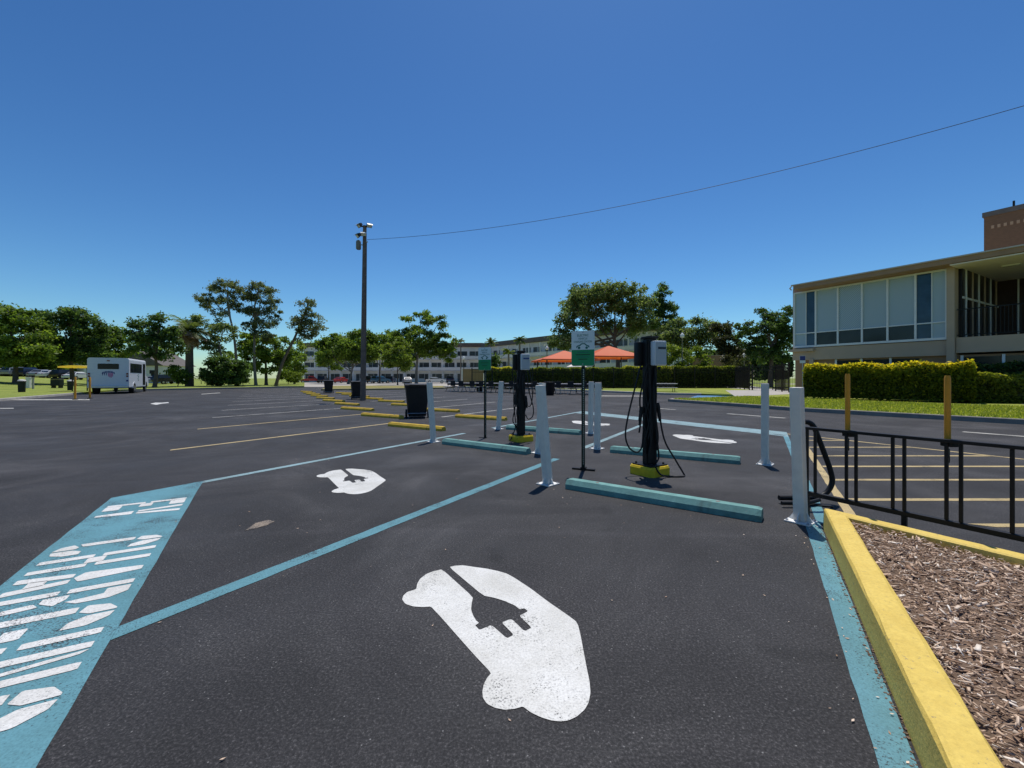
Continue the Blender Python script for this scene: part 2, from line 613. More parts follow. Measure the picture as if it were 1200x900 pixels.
def slab(name, pts, z0, z1, mat):
    """raised area with vertical edges, from plan points"""
    mb = MB()
    poly = [(p[0], p[1]) for p in pts]
    mb.prism(poly, lambda x, y, d: (x, y, d), z0, z1)
    o = mb.build(name, mat)
    return tag(o, kind='structure')


def kerb_strip(name, line, width, z0, z1, mat, side=1, bev=.015):
    """kerb along a plan polyline, its width to the left (side=1) or right"""
    pts = [Vector((p[0], p[1], 0)) for p in line]
    nrm = []
    for i in range(len(pts)):
        a, b = pts[max(0, i - 1)], pts[min(len(pts) - 1, i + 1)]
        d = (b - a).normalized()
        nrm.append(Vector((-d.y, d.x, 0)) * side)
    prof = [(0, z0), (.012, z1 - bev), (.012 + bev, z1), (width - bev, z1), (width, z1 - bev), (width, z0)]
    vs, fs = [], []
    for p, n in zip(pts, nrm):
        for w, z in prof:
            vs.append((p.x + n.x * w, p.y + n.y * w, z))
    k = len(prof)
    for i in range(len(pts) - 1):
        for j in range(k - 1):
            a = i * k + j
            fs.append((a, a + 1, a + 1 + k, a + k))
    fs.append(tuple(range(k)))
    fs.append(tuple(range((len(pts) - 1) * k, len(pts) * k)))
    o = MB().add(vs, fs).build(name, mat)
    return tag(o, kind='structure')


g = MB().add([(-900, -400, -.06), (900, -400, -.06), (900, 1500, -.06), (-900, 1500, -.06)], [(0, 1, 2, 3)]).build('ground', 'lawn_far')
tag(g, kind='structure')
flatpoly('asphalt_lot', [(-50, -14), (46, -14), (46, 58), (-50, 58)], 0.0, 'asphalt')
flatpoly('far_road', [(-70, 58), (60, 58), (60, 117), (-70, 117)], 0.01, 'concrete')

# lawns
LZ = .12
slab('lawn', [(-11.8 * .866 + 5, -11.8 * .5 - 8.66), (-36.3, 39.2), (-26.8, 55.6), (-52, 108), (-300, 108), (-300, -15)], -.05, LZ, 'lawn_far')
# the ground rises gently beyond the left kerb
vs, fs = [], []
ne, ntt = 40, 24
for i in range(ne + 1):
    e = 1.0 + 119 * (i / ne) ** 1.5
    q = min(1, max(0, (e - 2) / 28)); q = q * q * (3 - 2 * q)
    for j in range(ntt + 1):
        t = -20 + 190 * j / ntt
        v = PA(-11.8 - e, t, .08 + 1.45 * q)
        vs.append(v)
for i in range(ne):
    for j in range(ntt):
        a = i * (ntt + 1) + j
        fs.append((a, a + 1, a + ntt + 2, a + ntt + 1))
tag(MB().add(vs, fs).build('hill', 'lawn_far', smooth=True), kind='structure')


def gz(x, y):
    e = -11.8 - (x * .866 + y * .5)
    q = min(1, max(0, (e - 2) / 28)); q = q * q * (3 - 2 * q)
    return max(LZ if not (-30 < x < 30 and y > 57) else .01, .08 + 1.45 * q)


lk = [PA(-11.8, -8), PA(-11.8, 10), PA(-11.8, 26), PA(-11.8, 44.6)]
kerb_strip('kerb', lk, .16, -.02, .135, 'concrete', side=1)
kerb_strip('kerb', [(-36.3, 39.2), (-31.5, 47.4), (-26.8, 55.6)], .18, -.02, .16, 'concrete_dark', side=1)
kerb_strip('yellow_kerb', [G(13, 468.6), G(29, 466.6)], .3, 0, .10, 'kerb_yellow', side=1)
isl = [G(376, 457.6), G(430, 457.2), G(520, 455.6), G(533, 454.3), G(520, 453.0), G(430, 452.6), G(385, 452.8)]
slab('grass_island', [(p.x, p.y) for p in isl], -.02, .10, 'dry_grass')
kerb_strip('kerb', isl[:4], .2, -.02, .15, 'concrete_dark', side=1)

rk = [G(783, 470.6), G(800, 472.0), G(860, 476.3), G(930, 481.8), G(1060, 489.5), G(1200, 497.6), G(1330, 505.5), G(1520, 518)]
slab('lawn', [(p.x + .01, p.y + .06) for p in rk] + [(48, 6), (48, 48), (16.5, 48), (14.4, 28.2), (12.9, 24.7), (8.35, 22.35)], -.05, LZ, 'lawn')
kerb_strip('kerb', rk, .16, -.02, .14, 'concrete_dark', side=1)
kerb_strip('kerb', [G(783, 470.6), (8.4, 22.6), (12.9, 25.0)], .16, -.02, .135, 'concrete', side=-1)
vk = [G(536, 454.2), G(620, 456.2), G(704, 459.6), G(780, 462.7), G(822, 463.3)]
slab('verge', [(p.x, p.y + .1) for p in vk] + [(14.3, 28.4), (16.4, 48), (48, 48), (48, 120), (-8, 120), (-6.5, 57)], -.05, LZ - .004, 'lawn_far')
kerb_strip('kerb', vk, .5, -.02, .138, 'concrete', side=1)
flatpoly('footpath', [G(850, 457.4, .12), G(862, 465.0, .12), G(945, 461.0, .12), G(950, 456.5, .12)], LZ + .006, 'concrete')
flatpoly('footpath', [(20.5, 17.0), (26, 12.8), (32, 12.5), (32, 13.6), (26.5, 13.7), (20.9, 17.7)], LZ + .008, 'concrete')
flatpoly('ramp_marking', [G(800, 468.2), G(817, 463.6), G(861, 463.6), G(868, 466.6)], .0025, 'blue_paint')


# ------------------------------------------------------------------ painted markings
def ragged(pts, amp=.0018, seg=.12):
    """hand-sprayed edges: subdivide and wander a little"""
    pts = [Vector((p[0], p[1], 0)) for p in pts]
    out = []
    for a, b in zip(pts, pts[1:] + pts[:1]):
        L = (b - a).length
        n = int(min(60, L / seg))
        out.append(a)
        if n < 2 or L > 40:
            continue
        nn = Vector((-(b - a).y, (b - a).x, 0)).normalized()
        for k in range(1, n):
            out.append(a.lerp(b, k / n) + nn * RJ.gauss(0, amp))
    return out


def rounded_poly(pts, q=.14):
    out = []
    for a, b in zip(pts, pts[1:] + pts[:1]):
        a, b = Vector(a), Vector(b)
        out += [a.lerp(b, q), a.lerp(b, 1 - q)]
    return out


RJ = random.Random(21)


def mark(name, pts, mat, z=.0025):
    if len(pts) < 12:
        pts = ragged(pts)
    return flatpoly(name, pts, z, mat)


def s_on(da, d):
    return (da - .5 * d) / .866


BO, BI = -1.095, -.505          # near teal band, outer and inner edge (camera heights)
FI, FO = 7.72, 8.35             # far teal band
PITCH = 2.45
d0 = -2.19
W = .045                        # half width of a teal line
LW = .04


def line_quad(d, s0, s1, w):
    return [P(d - w, s0), P(d + w, s0), P(d + w, s1), P(d - w, s1)]


def band_line(d, da0, s1, w, head=True):
    """line that ends square on an aisle band and square at its head"""
    return [P(d - w, s_on(da0, d - w)), P(d + w, s_on(da0, d + w)), P(d + w, s1), P(d - w, s1)]


mark('teal_band_marking', [P(d0 - PITCH - W, s_on(BO, d0 - PITCH - W)), P(d0 - PITCH - W, s_on(BI, d0 - PITCH - W)),
                           P(3.2, s_on(BI, 3.2)), P(3.2, s_on(BO, 3.2))], 'teal_paint')
for i in (0, 1):
    d = d0 - PITCH * i
    mark('teal_line_marking', band_line(d, BI + .001, 4.9 + 1.415 * i, W), 'teal_paint' if i == 0 else 'teal_faded')
    mark('teal_line_marking', [P(d - W, 5.84 + 1.415 * i), P(d + W, 5.84 + 1.415 * i), P(d + W, s_on(FI, d + W)), P(d - W, s_on(FI, d - W))], 'teal_faded')
mark('teal_kerb_marking', [P(.263, s_on(BI, .263) + .002), P(.350, s_on(BI, .35) + .002), P(.350, 3.62), P(.41, 3.64), P(.41, s_on(FI, .41)), P(.335, s_on(FI, .335)), P(.335, 3.7), P(.263, 3.55)], 'teal_paint')
mark('far_teal_band_marking', [P(d0 - PITCH - W, s_on(FI, d0 - PITCH - W)), P(.41, s_on(FI, .41)), P(.41, s_on(FO, .41)), P(d0 - PITCH - W, s_on(FO, d0 - PITCH - W))], 'teal_faded', .003)
for i in range(2, 16):
    d = d0 - PITCH * i
    mark('parking_line', [P(d - LW, s_on(BO - .02, d - LW)), P(d + LW, s_on(BO - .02, d + LW)), P(d + LW, s_on(BO, d) + 4.15), P(d - LW, s_on(BO, d) + 4.15)],
         'line_yellow' if i in (2, 3) else 'line_white')
    mark('parking_line', line_quad(d, 5.84 + 1.415 * i, s_on(FO, d), LW), 'line_white')
# hatched area past the railing
mark('hatch_edge_marking', [P(.535, 3.95), P(.60, 3.95), P(.60, s_on(8.12, .6)), P(.535, s_on(8.12, .535))], 'line_yellow')
for yy in (2.92, 3.54, 4.23, 4.87, 5.53, 6.22, 6.9):
    y0, y1 = (yy - .035), (yy + .035)

    def xe(y):       # just right of the yellow edge line (d=.60)
        return (.605 + .5 * y) / .866

    def xf(y):       # the far edge of the hatch (aisle distance 8.06)
        return (8.06 - .5 * y) / .866
    q = [(xe(y0), y0), (xf(y0), y0), (xf(y1), y1), (xe(y1), y1)]
    if yy < 3:
        q[0] = (3.25, y0); q[3] = (3.12, y1)
    mark('hatch_line_marking', [Vector((x * HC, y * HC, 0)) for x, y in q], 'line_yellow')
ta, tb = 2.0, 4.2
pts = [NA * (8.07 * HC) + A * (t * HC) for t in (-2.0, 4.45)] + [NA * (8.14 * HC) + A * (t * HC) for t in (4.45, -2.0)]
mark('hatch_edge_marking', pts, 'line_yellow')
for t0 in (5.9, 9.2, 1.2):
    pts = [NA * (11.2 * HC) + A * (t * HC) for t in (t0, t0 + 1.55)] + [NA * (11.34 * HC) + A * (t * HC) for t in (t0 + 1.55, t0)]
    mark('lane_line', pts, 'line_white')
# left side: white edge line, faint line, small arrow
mark('lane_line', [G(-60, 468.9), G(105, 468.9), G(105, 467.9), G(-60, 467.9)], 'line_white')
mark('lane_line', [G(-60, 479.6), G(16, 478.9), G(16, 478.1), G(-60, 478.7)], 'line_white')
mark('arrow_marking', [G(176, 473.2), G(182, 471.9), G(190, 471.9), G(197, 471.3), G(198, 472.2), G(190, 473.0), G(183, 474.4)], 'white_paint')
mark('lane_line', [G(236, 462.2), G(258, 460.6), G(258, 460.1), G(236, 461.6)], 'line_white')
mark('lane_line', [G(700, 464.3), G(770, 464.6), G(770, 463.9), G(700, 463.6)], 'line_white')
flatpoly('footpath', [(21.9, 36.5), (24.6, 39.5), (33, 60), (24.5, 60)], LZ + .007, 'concrete')
mark('scuff_marking', [G(287, 622), G(300, 613), G(314, 609.5), G(322, 611), G(312, 616), G(297, 620)], 'pale_stain')

# EV car symbol, traced once in the plane of the ground and repeated stall by stall
Z6 = 1200 / 280
car = [(370, 107), (400, 100), (440, 98), (500, 107), (560, 115), (620, 128), (660, 140), (700, 162), (780, 215), (870, 283), (960, 345), (1005, 378), (1018, 400), (1030, 450),
       (1045, 530), (1060, 610), (1075, 680), (1080, 740), (1070, 790), (1050, 825), (1010, 860), (970, 878), (930, 884), (880, 878), (830, 862), (780, 838), (740, 808), (700, 820),
       (650, 825), (600, 815), (560, 795), (540, 765), (537, 735), (543, 700), (560, 665), (582, 640), (500, 553), (400, 440), (330, 360), (278, 305), (240, 308), (190, 305), (150, 292),
       (134, 270), (140, 250), (160, 232), (205, 218), (210, 190), (225, 165), (255, 142), (290, 128), (335, 118), (490, 258), (483, 290), (480, 320), (490, 350), (505, 375), (520, 388),
       (500, 400), (522, 424), (583, 398), (660, 466), (695, 448), (633, 385), (683, 367), (748, 430), (785, 412), (722, 352), (766, 330), (748, 314), (725, 320), (700, 300), (650, 278),
       (600, 262), (540, 250)]
carp = rounded_poly([G(440 + x / Z6, 640 + y / Z6) for x, y in car], .12)
step = A * (2.83 * HC)
c0 = sum(carp, Vector()) / len(carp)
c3 = G(822, 514.0)
mark('ev_car_symbol', carp, 'white_paint')
mark('ev_car_symbol', [p + step + Vector((-.10, 0, 0)) for p in carp], 'white_paint')
mark('ev_car_symbol', [c3 - (p - c0) for p in carp], 'white_paint')
mark('ev_car_symbol', [c3 - (p - c0) + step for p in carp], 'white_paint')

# stencil lettering on the near band: EV CHARGING, tops towards the stalls
# glyph polygons: x along the reading direction (0..1), y up (0..1)
GL = {
    'E': [[(0, 0), (.30, 0), (.30, .47), (0, .47)], [(0, .53), (.30, .53), (.30, 1), (0, 1)], [(.30, 0), (1, 0), (1, .2), (.30, .2)], [(.30, .42), (.85, .42), (.85, .58), (.30, .58)],
          [(.30, .8), (1, .8), (1, 1), (.30, 1)]],
    'V': [[(0, 1), (.3, 1), (.47, .47), (.25, .47)], [(.7, 1), (1, 1), (.75, .47), (.53, .47)], [(.26, .42), (.74, .42), (.62, 0), (.38, 0)]],
    'C': [[(0, .2), (.30, .25), (.30, .72), (0, .72)], [(0, .77), (.12, .93), (.38, 1), (.45, 1), (.45, .82), (.30, .74)], [(.52, 1), (.75, .98), (1, .86), (1, .7), (.72, .72), (.52, .82)],
          [(0, .15), (.12, .04), (.4, 0), (.45, 0), (.45, .2), (.3, .22)], [(.52, 0), (.8, .02), (1, .14), (1, .28), (.72, .28), (.52, .18)]],
    'H': [[(0, 0), (.28, 0), (.28, .46), (0, .46)], [(0, .53), (.28, .53), (.28, 1), (0, 1)], [(.72, 0), (1, 0), (1, .46), (.72, .46)], [(.72, .53), (1, .53), (1, 1), (.72, 1)],
          [(.28, .42), (.72, .42), (.72, .58), (.28, .58)]],
    'A': [[(0, 0), (.3, 0), (.46, .45), (.2, .45)], [(.7, 0), (1, 0), (.8, .45), (.54, .45)], [(.2, .52), (.5, .46), (.8, .52), (.64, 1), (.36, 1)], [(.3, .12), (.7, .12), (.66, .26), (.34, .26)]],
    'R': [[(0, 0), (.28, 0), (.28, .46), (0, .46)], [(0, .52), (.28, .52), (.28, 1), (0, 1)], [(.36, 1), (.75, 1), (1, .88), (1, .66), (.78, .56), (.72, .7), (.66, .82), (.36, .82)],
          [(.36, .38), (.62, .38), (.9, .5), (.62, .56), (.36, .56)], [(.55, .34), (.80, .40), (1, 0), (.72, 0)]],
    'G': [[(0, .2), (.30, .25), (.30, .72), (0, .72)], [(0, .77), (.12, .93), (.38, 1), (.45, 1), (.45, .82), (.30, .74)], [(.52, 1), (.75, .98), (1, .86), (1, .7), (.72, .72), (.52, .82)],
          [(0, .15), (.12, .04), (.4, 0), (.45, 0), (.45, .2), (.3, .22)], [(.52, 0), (.8, .02), (1, .14), (1, .48), (.56, .48), (.56, .34), (.72, .34), (.72, .22), (.52, .18)]],
    'I': [[(0, 0), (1, 0), (1, .46), (0, .46)], [(0, .53), (1, .53), (1, 1), (0, 1)]],
    'N': [[(0, 0), (.26, 0), (.26, 1), (0, 1)], [(.74, 0), (1, 0), (1, .46), (.74, .46)], [(.74, .53), (1, .53), (1, 1), (.74, 1)], [(.30, 1), (.36, .80), (.70, .1), (.70, .36), (.44, .95)]],
}
LB, LT = -1.045, -.55
for ch, t0, t1 in (('E', 4.475, 4.30), ('V', 4.265, 4.075), ('C', 3.525, 3.335), ('H', 3.29, 3.10), ('A', 3.05, 2.845), ('R', 2.80, 2.61), ('G', 2.565, 2.36), ('I', 2.315, 2.265),
                   ('N', 2.21, 2.02), ('G', 1.97, 1.77)):
    mb = MB()
    for pl in GL[ch]:
        cx_ = sum(q[0] for q in pl) / len(pl)
        cy_ = sum(q[1] for q in pl) / len(pl)
        if ch != 'V':
            pl = [(cx_ + (x - cx_) * .95, cy_ + (y - cy_) * .99) for x, y in pl]
        pts = [NA * ((LB + (LT - LB) * y) * HC) + A * ((t0 + (t1 - t0) * x) * HC) for x, y in pl]
        mb.flat(rounded_poly([(p.x, p.y, 0) for p in pts], .07), .005)
    tag(mb.build('stencil_letter', 'white_letters', fix=False), kind='structure')

# ------------------------------------------------------------------ planting bed with yellow kerb
KB = .359
corner_s = (2.869 + .5 * KB * .5) / .866
kc = P(KB, 0); kc = None
C0 = Vector((2.071 * HC, 2.869 * HC, 0))          # outer corner of the kerb on the ground
KH, KW = .172, .135
a_in = C0 + (-A) * .0
# kerb along the stall (towards and past the camera) and the return along the railing
mb = MB()
L1, L2 = 4.6, 5.6


def kp(u, a, z):     # u metres back along the stall from the corner, a metres along the railing
    v = C0 - U * u - A * a
    return Vector((v.x, v.y, z))


inset = KW / .866
prof = [(0, 0.0), (.004, KH - .02), (.012, KH - .006), (.026, KH), (KW - .02, KH + .002), (KW - .006, KH - .006), (KW, KH - .04), (KW, -.02)]
n1 = 26
rows = []
for i in range(n1 + 1):
    u = L1 * (1 - i / n1)
    rows.append([(w, z, u) for w, z in prof])
vs, fs = [], []
rj = random.Random(3)
for i in range(n1 + 1):
    for j, (w, z) in enumerate(prof):
        e = w / .866
        q = 1 - i / n1
        u = e + (L1 - e) * q
        jit = rj.uniform(-.004, .004) if 1 < j < 7 else 0
        vs.append(kp(u, e + jit, z + (jit * .5 if j in (2, 3, 4) else 0)))
n2 = 24
for i in range(1, n2 + 1):
    for j, (w, z) in enumerate(prof):
        e = w / .866
        a = e + (L2 - e) * i / n2
        jit = rj.uniform(-.004, .004) if 1 < j < 7 else 0
        vs.append(kp(e + jit, a, z))
k = len(prof)
for i in range(n1 + n2):
    for j in range(k - 1):
        a = i * k + j
        fs.append((a, a + 1, a + 1 + k, a + k))
fs.append(tuple(range(k)))
tag(MB().add(vs, fs).build('yellow_kerb', 'kerb_yellow'), kind='structure')
# crumbled asphalt edge in the gutter under the kerb
mb = MB()
for _ in range(420):
    u = rj.uniform(.05, 4.3)
    r = rj.uniform(.002, .006)
    c = kp(u, -rj.uniform(.0, .035), r * .4)
    mb.box(c, (r * 2, r * 1.5, r * 1.2), Rz(rj.uniform(0, 3)), .25 * r)
tag(mb.build('gutter_grit', 'soil'), kind='stuff')

bi = inset
flatpoly('soil', [kp(bi, bi, 0), kp(L1, bi, 0), kp(L1, L2, 0), kp(bi, L2, 0)], KH - .055, 'soil')
N = 76000
uu = RNG.uniform(bi + .01, L1 - .1, N)
aa = RNG.uniform(bi + .01, L2 - .6, N)
# denser near the camera corner of the bed
zz = KH - .05 + RNG.uniform(0, .035, N) + .018 * np.sin(uu * 3.1) * np.cos(aa * 2.3)
C = np.stack([C0.x - U.x * uu - A.x * aa, C0.y - U.y * uu - A.y * aa, zz], 1)
ln = np.clip(np.exp(RNG.normal(-3.98, .52, N)), .006, .14)
wd = ln * RNG.uniform(.12, .42, N)
th = RNG.uniform(0, 2 * np.pi, N)
tl = RNG.normal(0, .28, N)
dx = np.stack([np.cos(th) * np.cos(tl), np.sin(th) * np.cos(tl), np.sin(tl)], 1)
tw = RNG.normal(0, .45, N)
sd = np.stack([-np.sin(th) * np.cos(tw), np.cos(th) * np.cos(tw), np.sin(tw)], 1)
a1 = C - dx * ln[:, None] / 2; a2 = C + dx * ln[:, None] / 2
wj = RNG.uniform(.4, 1, (N, 4))
V = np.stack([a1 - sd * (wd * wj[:, 0])[:, None] / 2, a2 - sd * (wd * wj[:, 1])[:, None] / 2, a2 + sd * (wd * wj[:, 2])[:, None] / 2, a1 + sd * (wd * wj[:, 3])[:, None] / 2], 1)
V[:, :, 2] = np.maximum(V[:, :, 2], KH - .052)
o = quads_object('bark_chips', 'chips', V, RNG.beta(1.6, 1.7, N))
md = o.modifiers.new('thick', 'SOLIDIFY'); md.thickness = .003
tag(o, kind='stuff')

# ------------------------------------------------------------------ wheel stops
SPROF = [(-.078, 0), (-.080, .052), (-.046, .100), (.046, .100), (.080, .052), (.078, 0)]


def stop_mesh(L):
    mb = MB()
    xs = [-L / 2, -L / 2 + .03, -L * .25, 0, L * .25, L / 2 - .03, L / 2]
    vs, fs = [], []
    for i, x in enumerate(xs):
        e = .82 if i in (0, len(xs) - 1) else 1
        for y, z in SPROF:
            vs.append((x, y * (.9 if e < 1 else 1), z * (.93 if e < 1 else 1)))
    k = len(SPROF)
    for i in range(len(xs) - 1):
        for j in range(k):
            a, b = i * k + j, i * k + (j + 1) % k
            fs.append((a, b, b + k, a + k))
    fs.append(tuple(range(k))); fs.append(tuple((len(xs) - 1) * k + j for j in range(k)))
    return mb.add(vs, fs)


def make_stop(mat, pin='concrete_dark'):
    r = empty('wheel_stop')
    stop_mesh(1.85).build('body', mat, r)
    for x in (-.58, .58):
        MB().lathe((x, 0, .097), [(.018, 0), (.018, .006), (.010, .008)], 10).build('anchor_pin', pin, r)
    return r


tealS = make_stop('teal_stop')
yelS = make_stop('yellow_stop')
used = set()


def put_stop(proto, left, right, label, group, wob=0.0):
    m = (left + right) / 2
    d = (right - left).normalized()
    n = Vector((-d.y, d.x, 0))
    m += n * .078
    o = proto if proto.name not in used else copy_tree(proto)
    used.add(proto.name)
    o.location = (m.x, m.y, 0)
    o.rotation_euler = (0, 0, math.atan2(d.y, d.x) + wob)
    tag(o, label, 'wheel stop', group)
    return o


put_stop(tealS, G(662.2, 572.9), G(891.8, 612.5), 'nearest teal concrete wheel stop, pointing at the white post by the yellow kerb', 'teal wheel stops of the charging bays')
put_stop(tealS, G(517, 520.5), G(616.7, 533.3), 'teal concrete wheel stop in front of the farther charging post', 'teal wheel stops of the charging bays')
put_stop(tealS, G(713, 530.4), G(869.2, 544.7), 'teal concrete wheel stop lying just behind the nearer charging post', 'teal wheel stops of the charging bays')
put_stop(tealS, G(592.5, 503.3), G(678.3, 510), 'dark teal concrete wheel stop behind the farther charging post', 'teal wheel stops of the charging bays')
S2l, S2r = G(517, 520.5), G(616.7, 533.3)
S4l, S4r = G(592.5, 503.3), G(678.3, 510)
rs = random.Random(5)
for n in range(1, 11):
    off = step * n + Vector((-.12, .02, 0)) + Vector((rs.uniform(-.12, .12), rs.uniform(-.12, .12), 0)) * (0 if n < 3 else 1)
    put_stop(yelS, S2l + off, S2r + off, 'sunlit yellow wheel stop, %s from the near end of the left row' % ORD[n - 1], 'yellow wheel stops of the left row', rs.uniform(-.04, .04))
for n in range(1, 9):
    off = step * n + Vector((rs.uniform(-.15, .1), rs.uniform(-.1, .15), 0))
    put_stop(yelS, S4l + off, S4r + off, 'brownish yellow wheel stop, %s from the near end of the right row behind the bins' % ORD[n - 1], 'yellow wheel stops of the right row', rs.uniform(-.05, .05))


# ------------------------------------------------------------------ white delineator posts
def make_post():
    r = empty('bollard_post')
    mb = MB()
    w, t = .085, 1.11
    mb.box((0, 0, .012 + t / 2), (w, w, t), None, .008)
    mb.build('post', 'post_white', r)
    mb = MB().box((0, 0, .006), (.19, .19, .012), None, .003)
    pl = mb.build('base_plate', 'plate_white', r)
    for q in range(4):
        a = q * math.pi / 2
        R = Rz(a)
        MB().prism([(w / 2 + .001, .012), (.090, .012), (w / 2 + .001, .085)], lambda x, y, d: R @ Vector((x, d, y)), -.004, .004).build('gusset', 'plate_white', r)
        c = R @ Vector((.076, .076, 0))
        MB().lathe((c.x, c.y, .012), [(.011, 0), (.011, .008), (.006, .012)], 6).build('bolt', 'steel', pl)
    return r


POSTS = [((938.5, 611.5), (933.5, 456), 'white square post standing beside the yellow kerb corner and bike rack'),
         ((642, 567.5), (633.3, 451), 'leaning white square post with the farther charger just left of it'),
         ((631, 531), (635.5, 450.5), 'white square post half hidden behind a leaning white post'),
         ((508, 518), (503.3, 453.5), 'white square post beside the wheelie bin, at the end of a teal wheel stop'),
         ((584, 503), (587.5, 449.5), 'thin far white post just left of the farther charging post'),
         ((692, 508), (693, 449), 'farther white post of the pair between the sign and the nearer charger'),
         ((699.5, 526), (701, 449), 'nearer white post of the pair between the sign and the nearer charger'),
         ((896.5, 544.5), (896.5, 451.5), 'white square post past the right end of the rear teal wheel stop')]
post = make_post()
for i, (b, t, lab) in enumerate(POSTS):
    o = post if i == 0 else copy_tree(post)
    g0 = G(*b)
    tp = AT(t[0], t[1], g0.y)
    o.location = (g0.x, g0.y, .001)
    lean = math.atan2(tp.x - g0.x, 1.11)
    yaw = math.radians(45) + rs.uniform(-.08, .08) + (.0 if i else -.1)
    o.rotation_euler = (0, 0, yaw)
    for ch in [x for x in COL.objects if x.parent == o and x.name.startswith('post')]:
        ch.rotation_mode = 'QUATERNION'
        ch.rotation_quaternion = Matrix.Rotation(lean, 3, Rz(-yaw) @ Vector((0, 1, 0))).to_quaternion()
    tag(o, lab, 'bollard', 'white bollard posts between the charging bays')

# bits of leaf and grit lying on the asphalt
n = 170
gx = RNG.uniform(-3.2, 3.0, n); gy = RNG.uniform(1.3, 7.5, n)
q = int(n * .45)                                   # more of it along the kerb
uq = RNG.uniform(.0, 3.2, q); oq = np.abs(RNG.normal(0, .10, q)) + .02
gx[:q] = C0.x - U.x * uq + A.x * oq; gy[:q] = C0.y - U.y * uq + A.y * oq
c = np.stack([gx, gy, RNG.uniform(.004, .010, n)], 1)
tag(quads_object('leaf_litter', 'chips', leaf_quads(c, .0065, .85, 2.4), RNG.beta(1.4, 1.6, n)), kind='stuff')

# ------------------------------------------------------------------ lettering helper
def text_obj(name, txt, size, mat, parent, M4, ext=.0012, width=None):
    cu = bpy.data.curves.new(name, 'FONT')
    cu.body = txt
    cu.size = size
    cu.align_x = 'CENTER'
    cu.align_y = 'CENTER'
    cu.extrude = ext
    o = bpy.data.objects.new(name, cu)
    COL.objects.link(o)
    bpy.context.view_layer.update()
    dg = bpy.context.evaluated_depsgraph_get()
    me = bpy.data.meshes.new_from_object(o.evaluated_get(dg))
    me.name = name
    bpy.data.objects.remove(o)
    me.materials.clear()
    me.materials.append(M[mat])
    if width:
        xs = [v.co.x for v in me.vertices]
        k = width / max(1e-6, max(xs) - min(xs))
        for v in me.vertices:
            v.co.x *= k
    ob = bpy.data.objects.new(name, me)
    COL.objects.link(ob)
    ob.parent = parent
    ob.matrix_local = M4
    return ob


def face_matrix(x, y, z):
    """stand text up in the local XZ plane facing -Y"""
    return Matrix.Translation((x, y, z)) @ Matrix.Rotation(math.pi / 2, 4, 'X')


# ------------------------------------------------------------------ charging posts
def smooth_path(pts, n=6):
    out = []
    P_ = [Vector(p) for p in pts]
    for i in range(len(P_) - 1):
        p0 = P_[max(0, i - 1)]; p1 = P_[i]; p2 = P_[i + 1]; p3 = P_[min(len(P_) - 1, i + 2)]
        for k in range(n):
            t = k / n
            out.append(.5 * ((2 * p1) + (p2 - p0) * t + (2 * p0 - 5 * p1 + 4 * p2 - p3) * t * t + (3 * p1 - p0 - 3 * p2 + p3) * t ** 3))
    out.append(P_[-1])
    return out


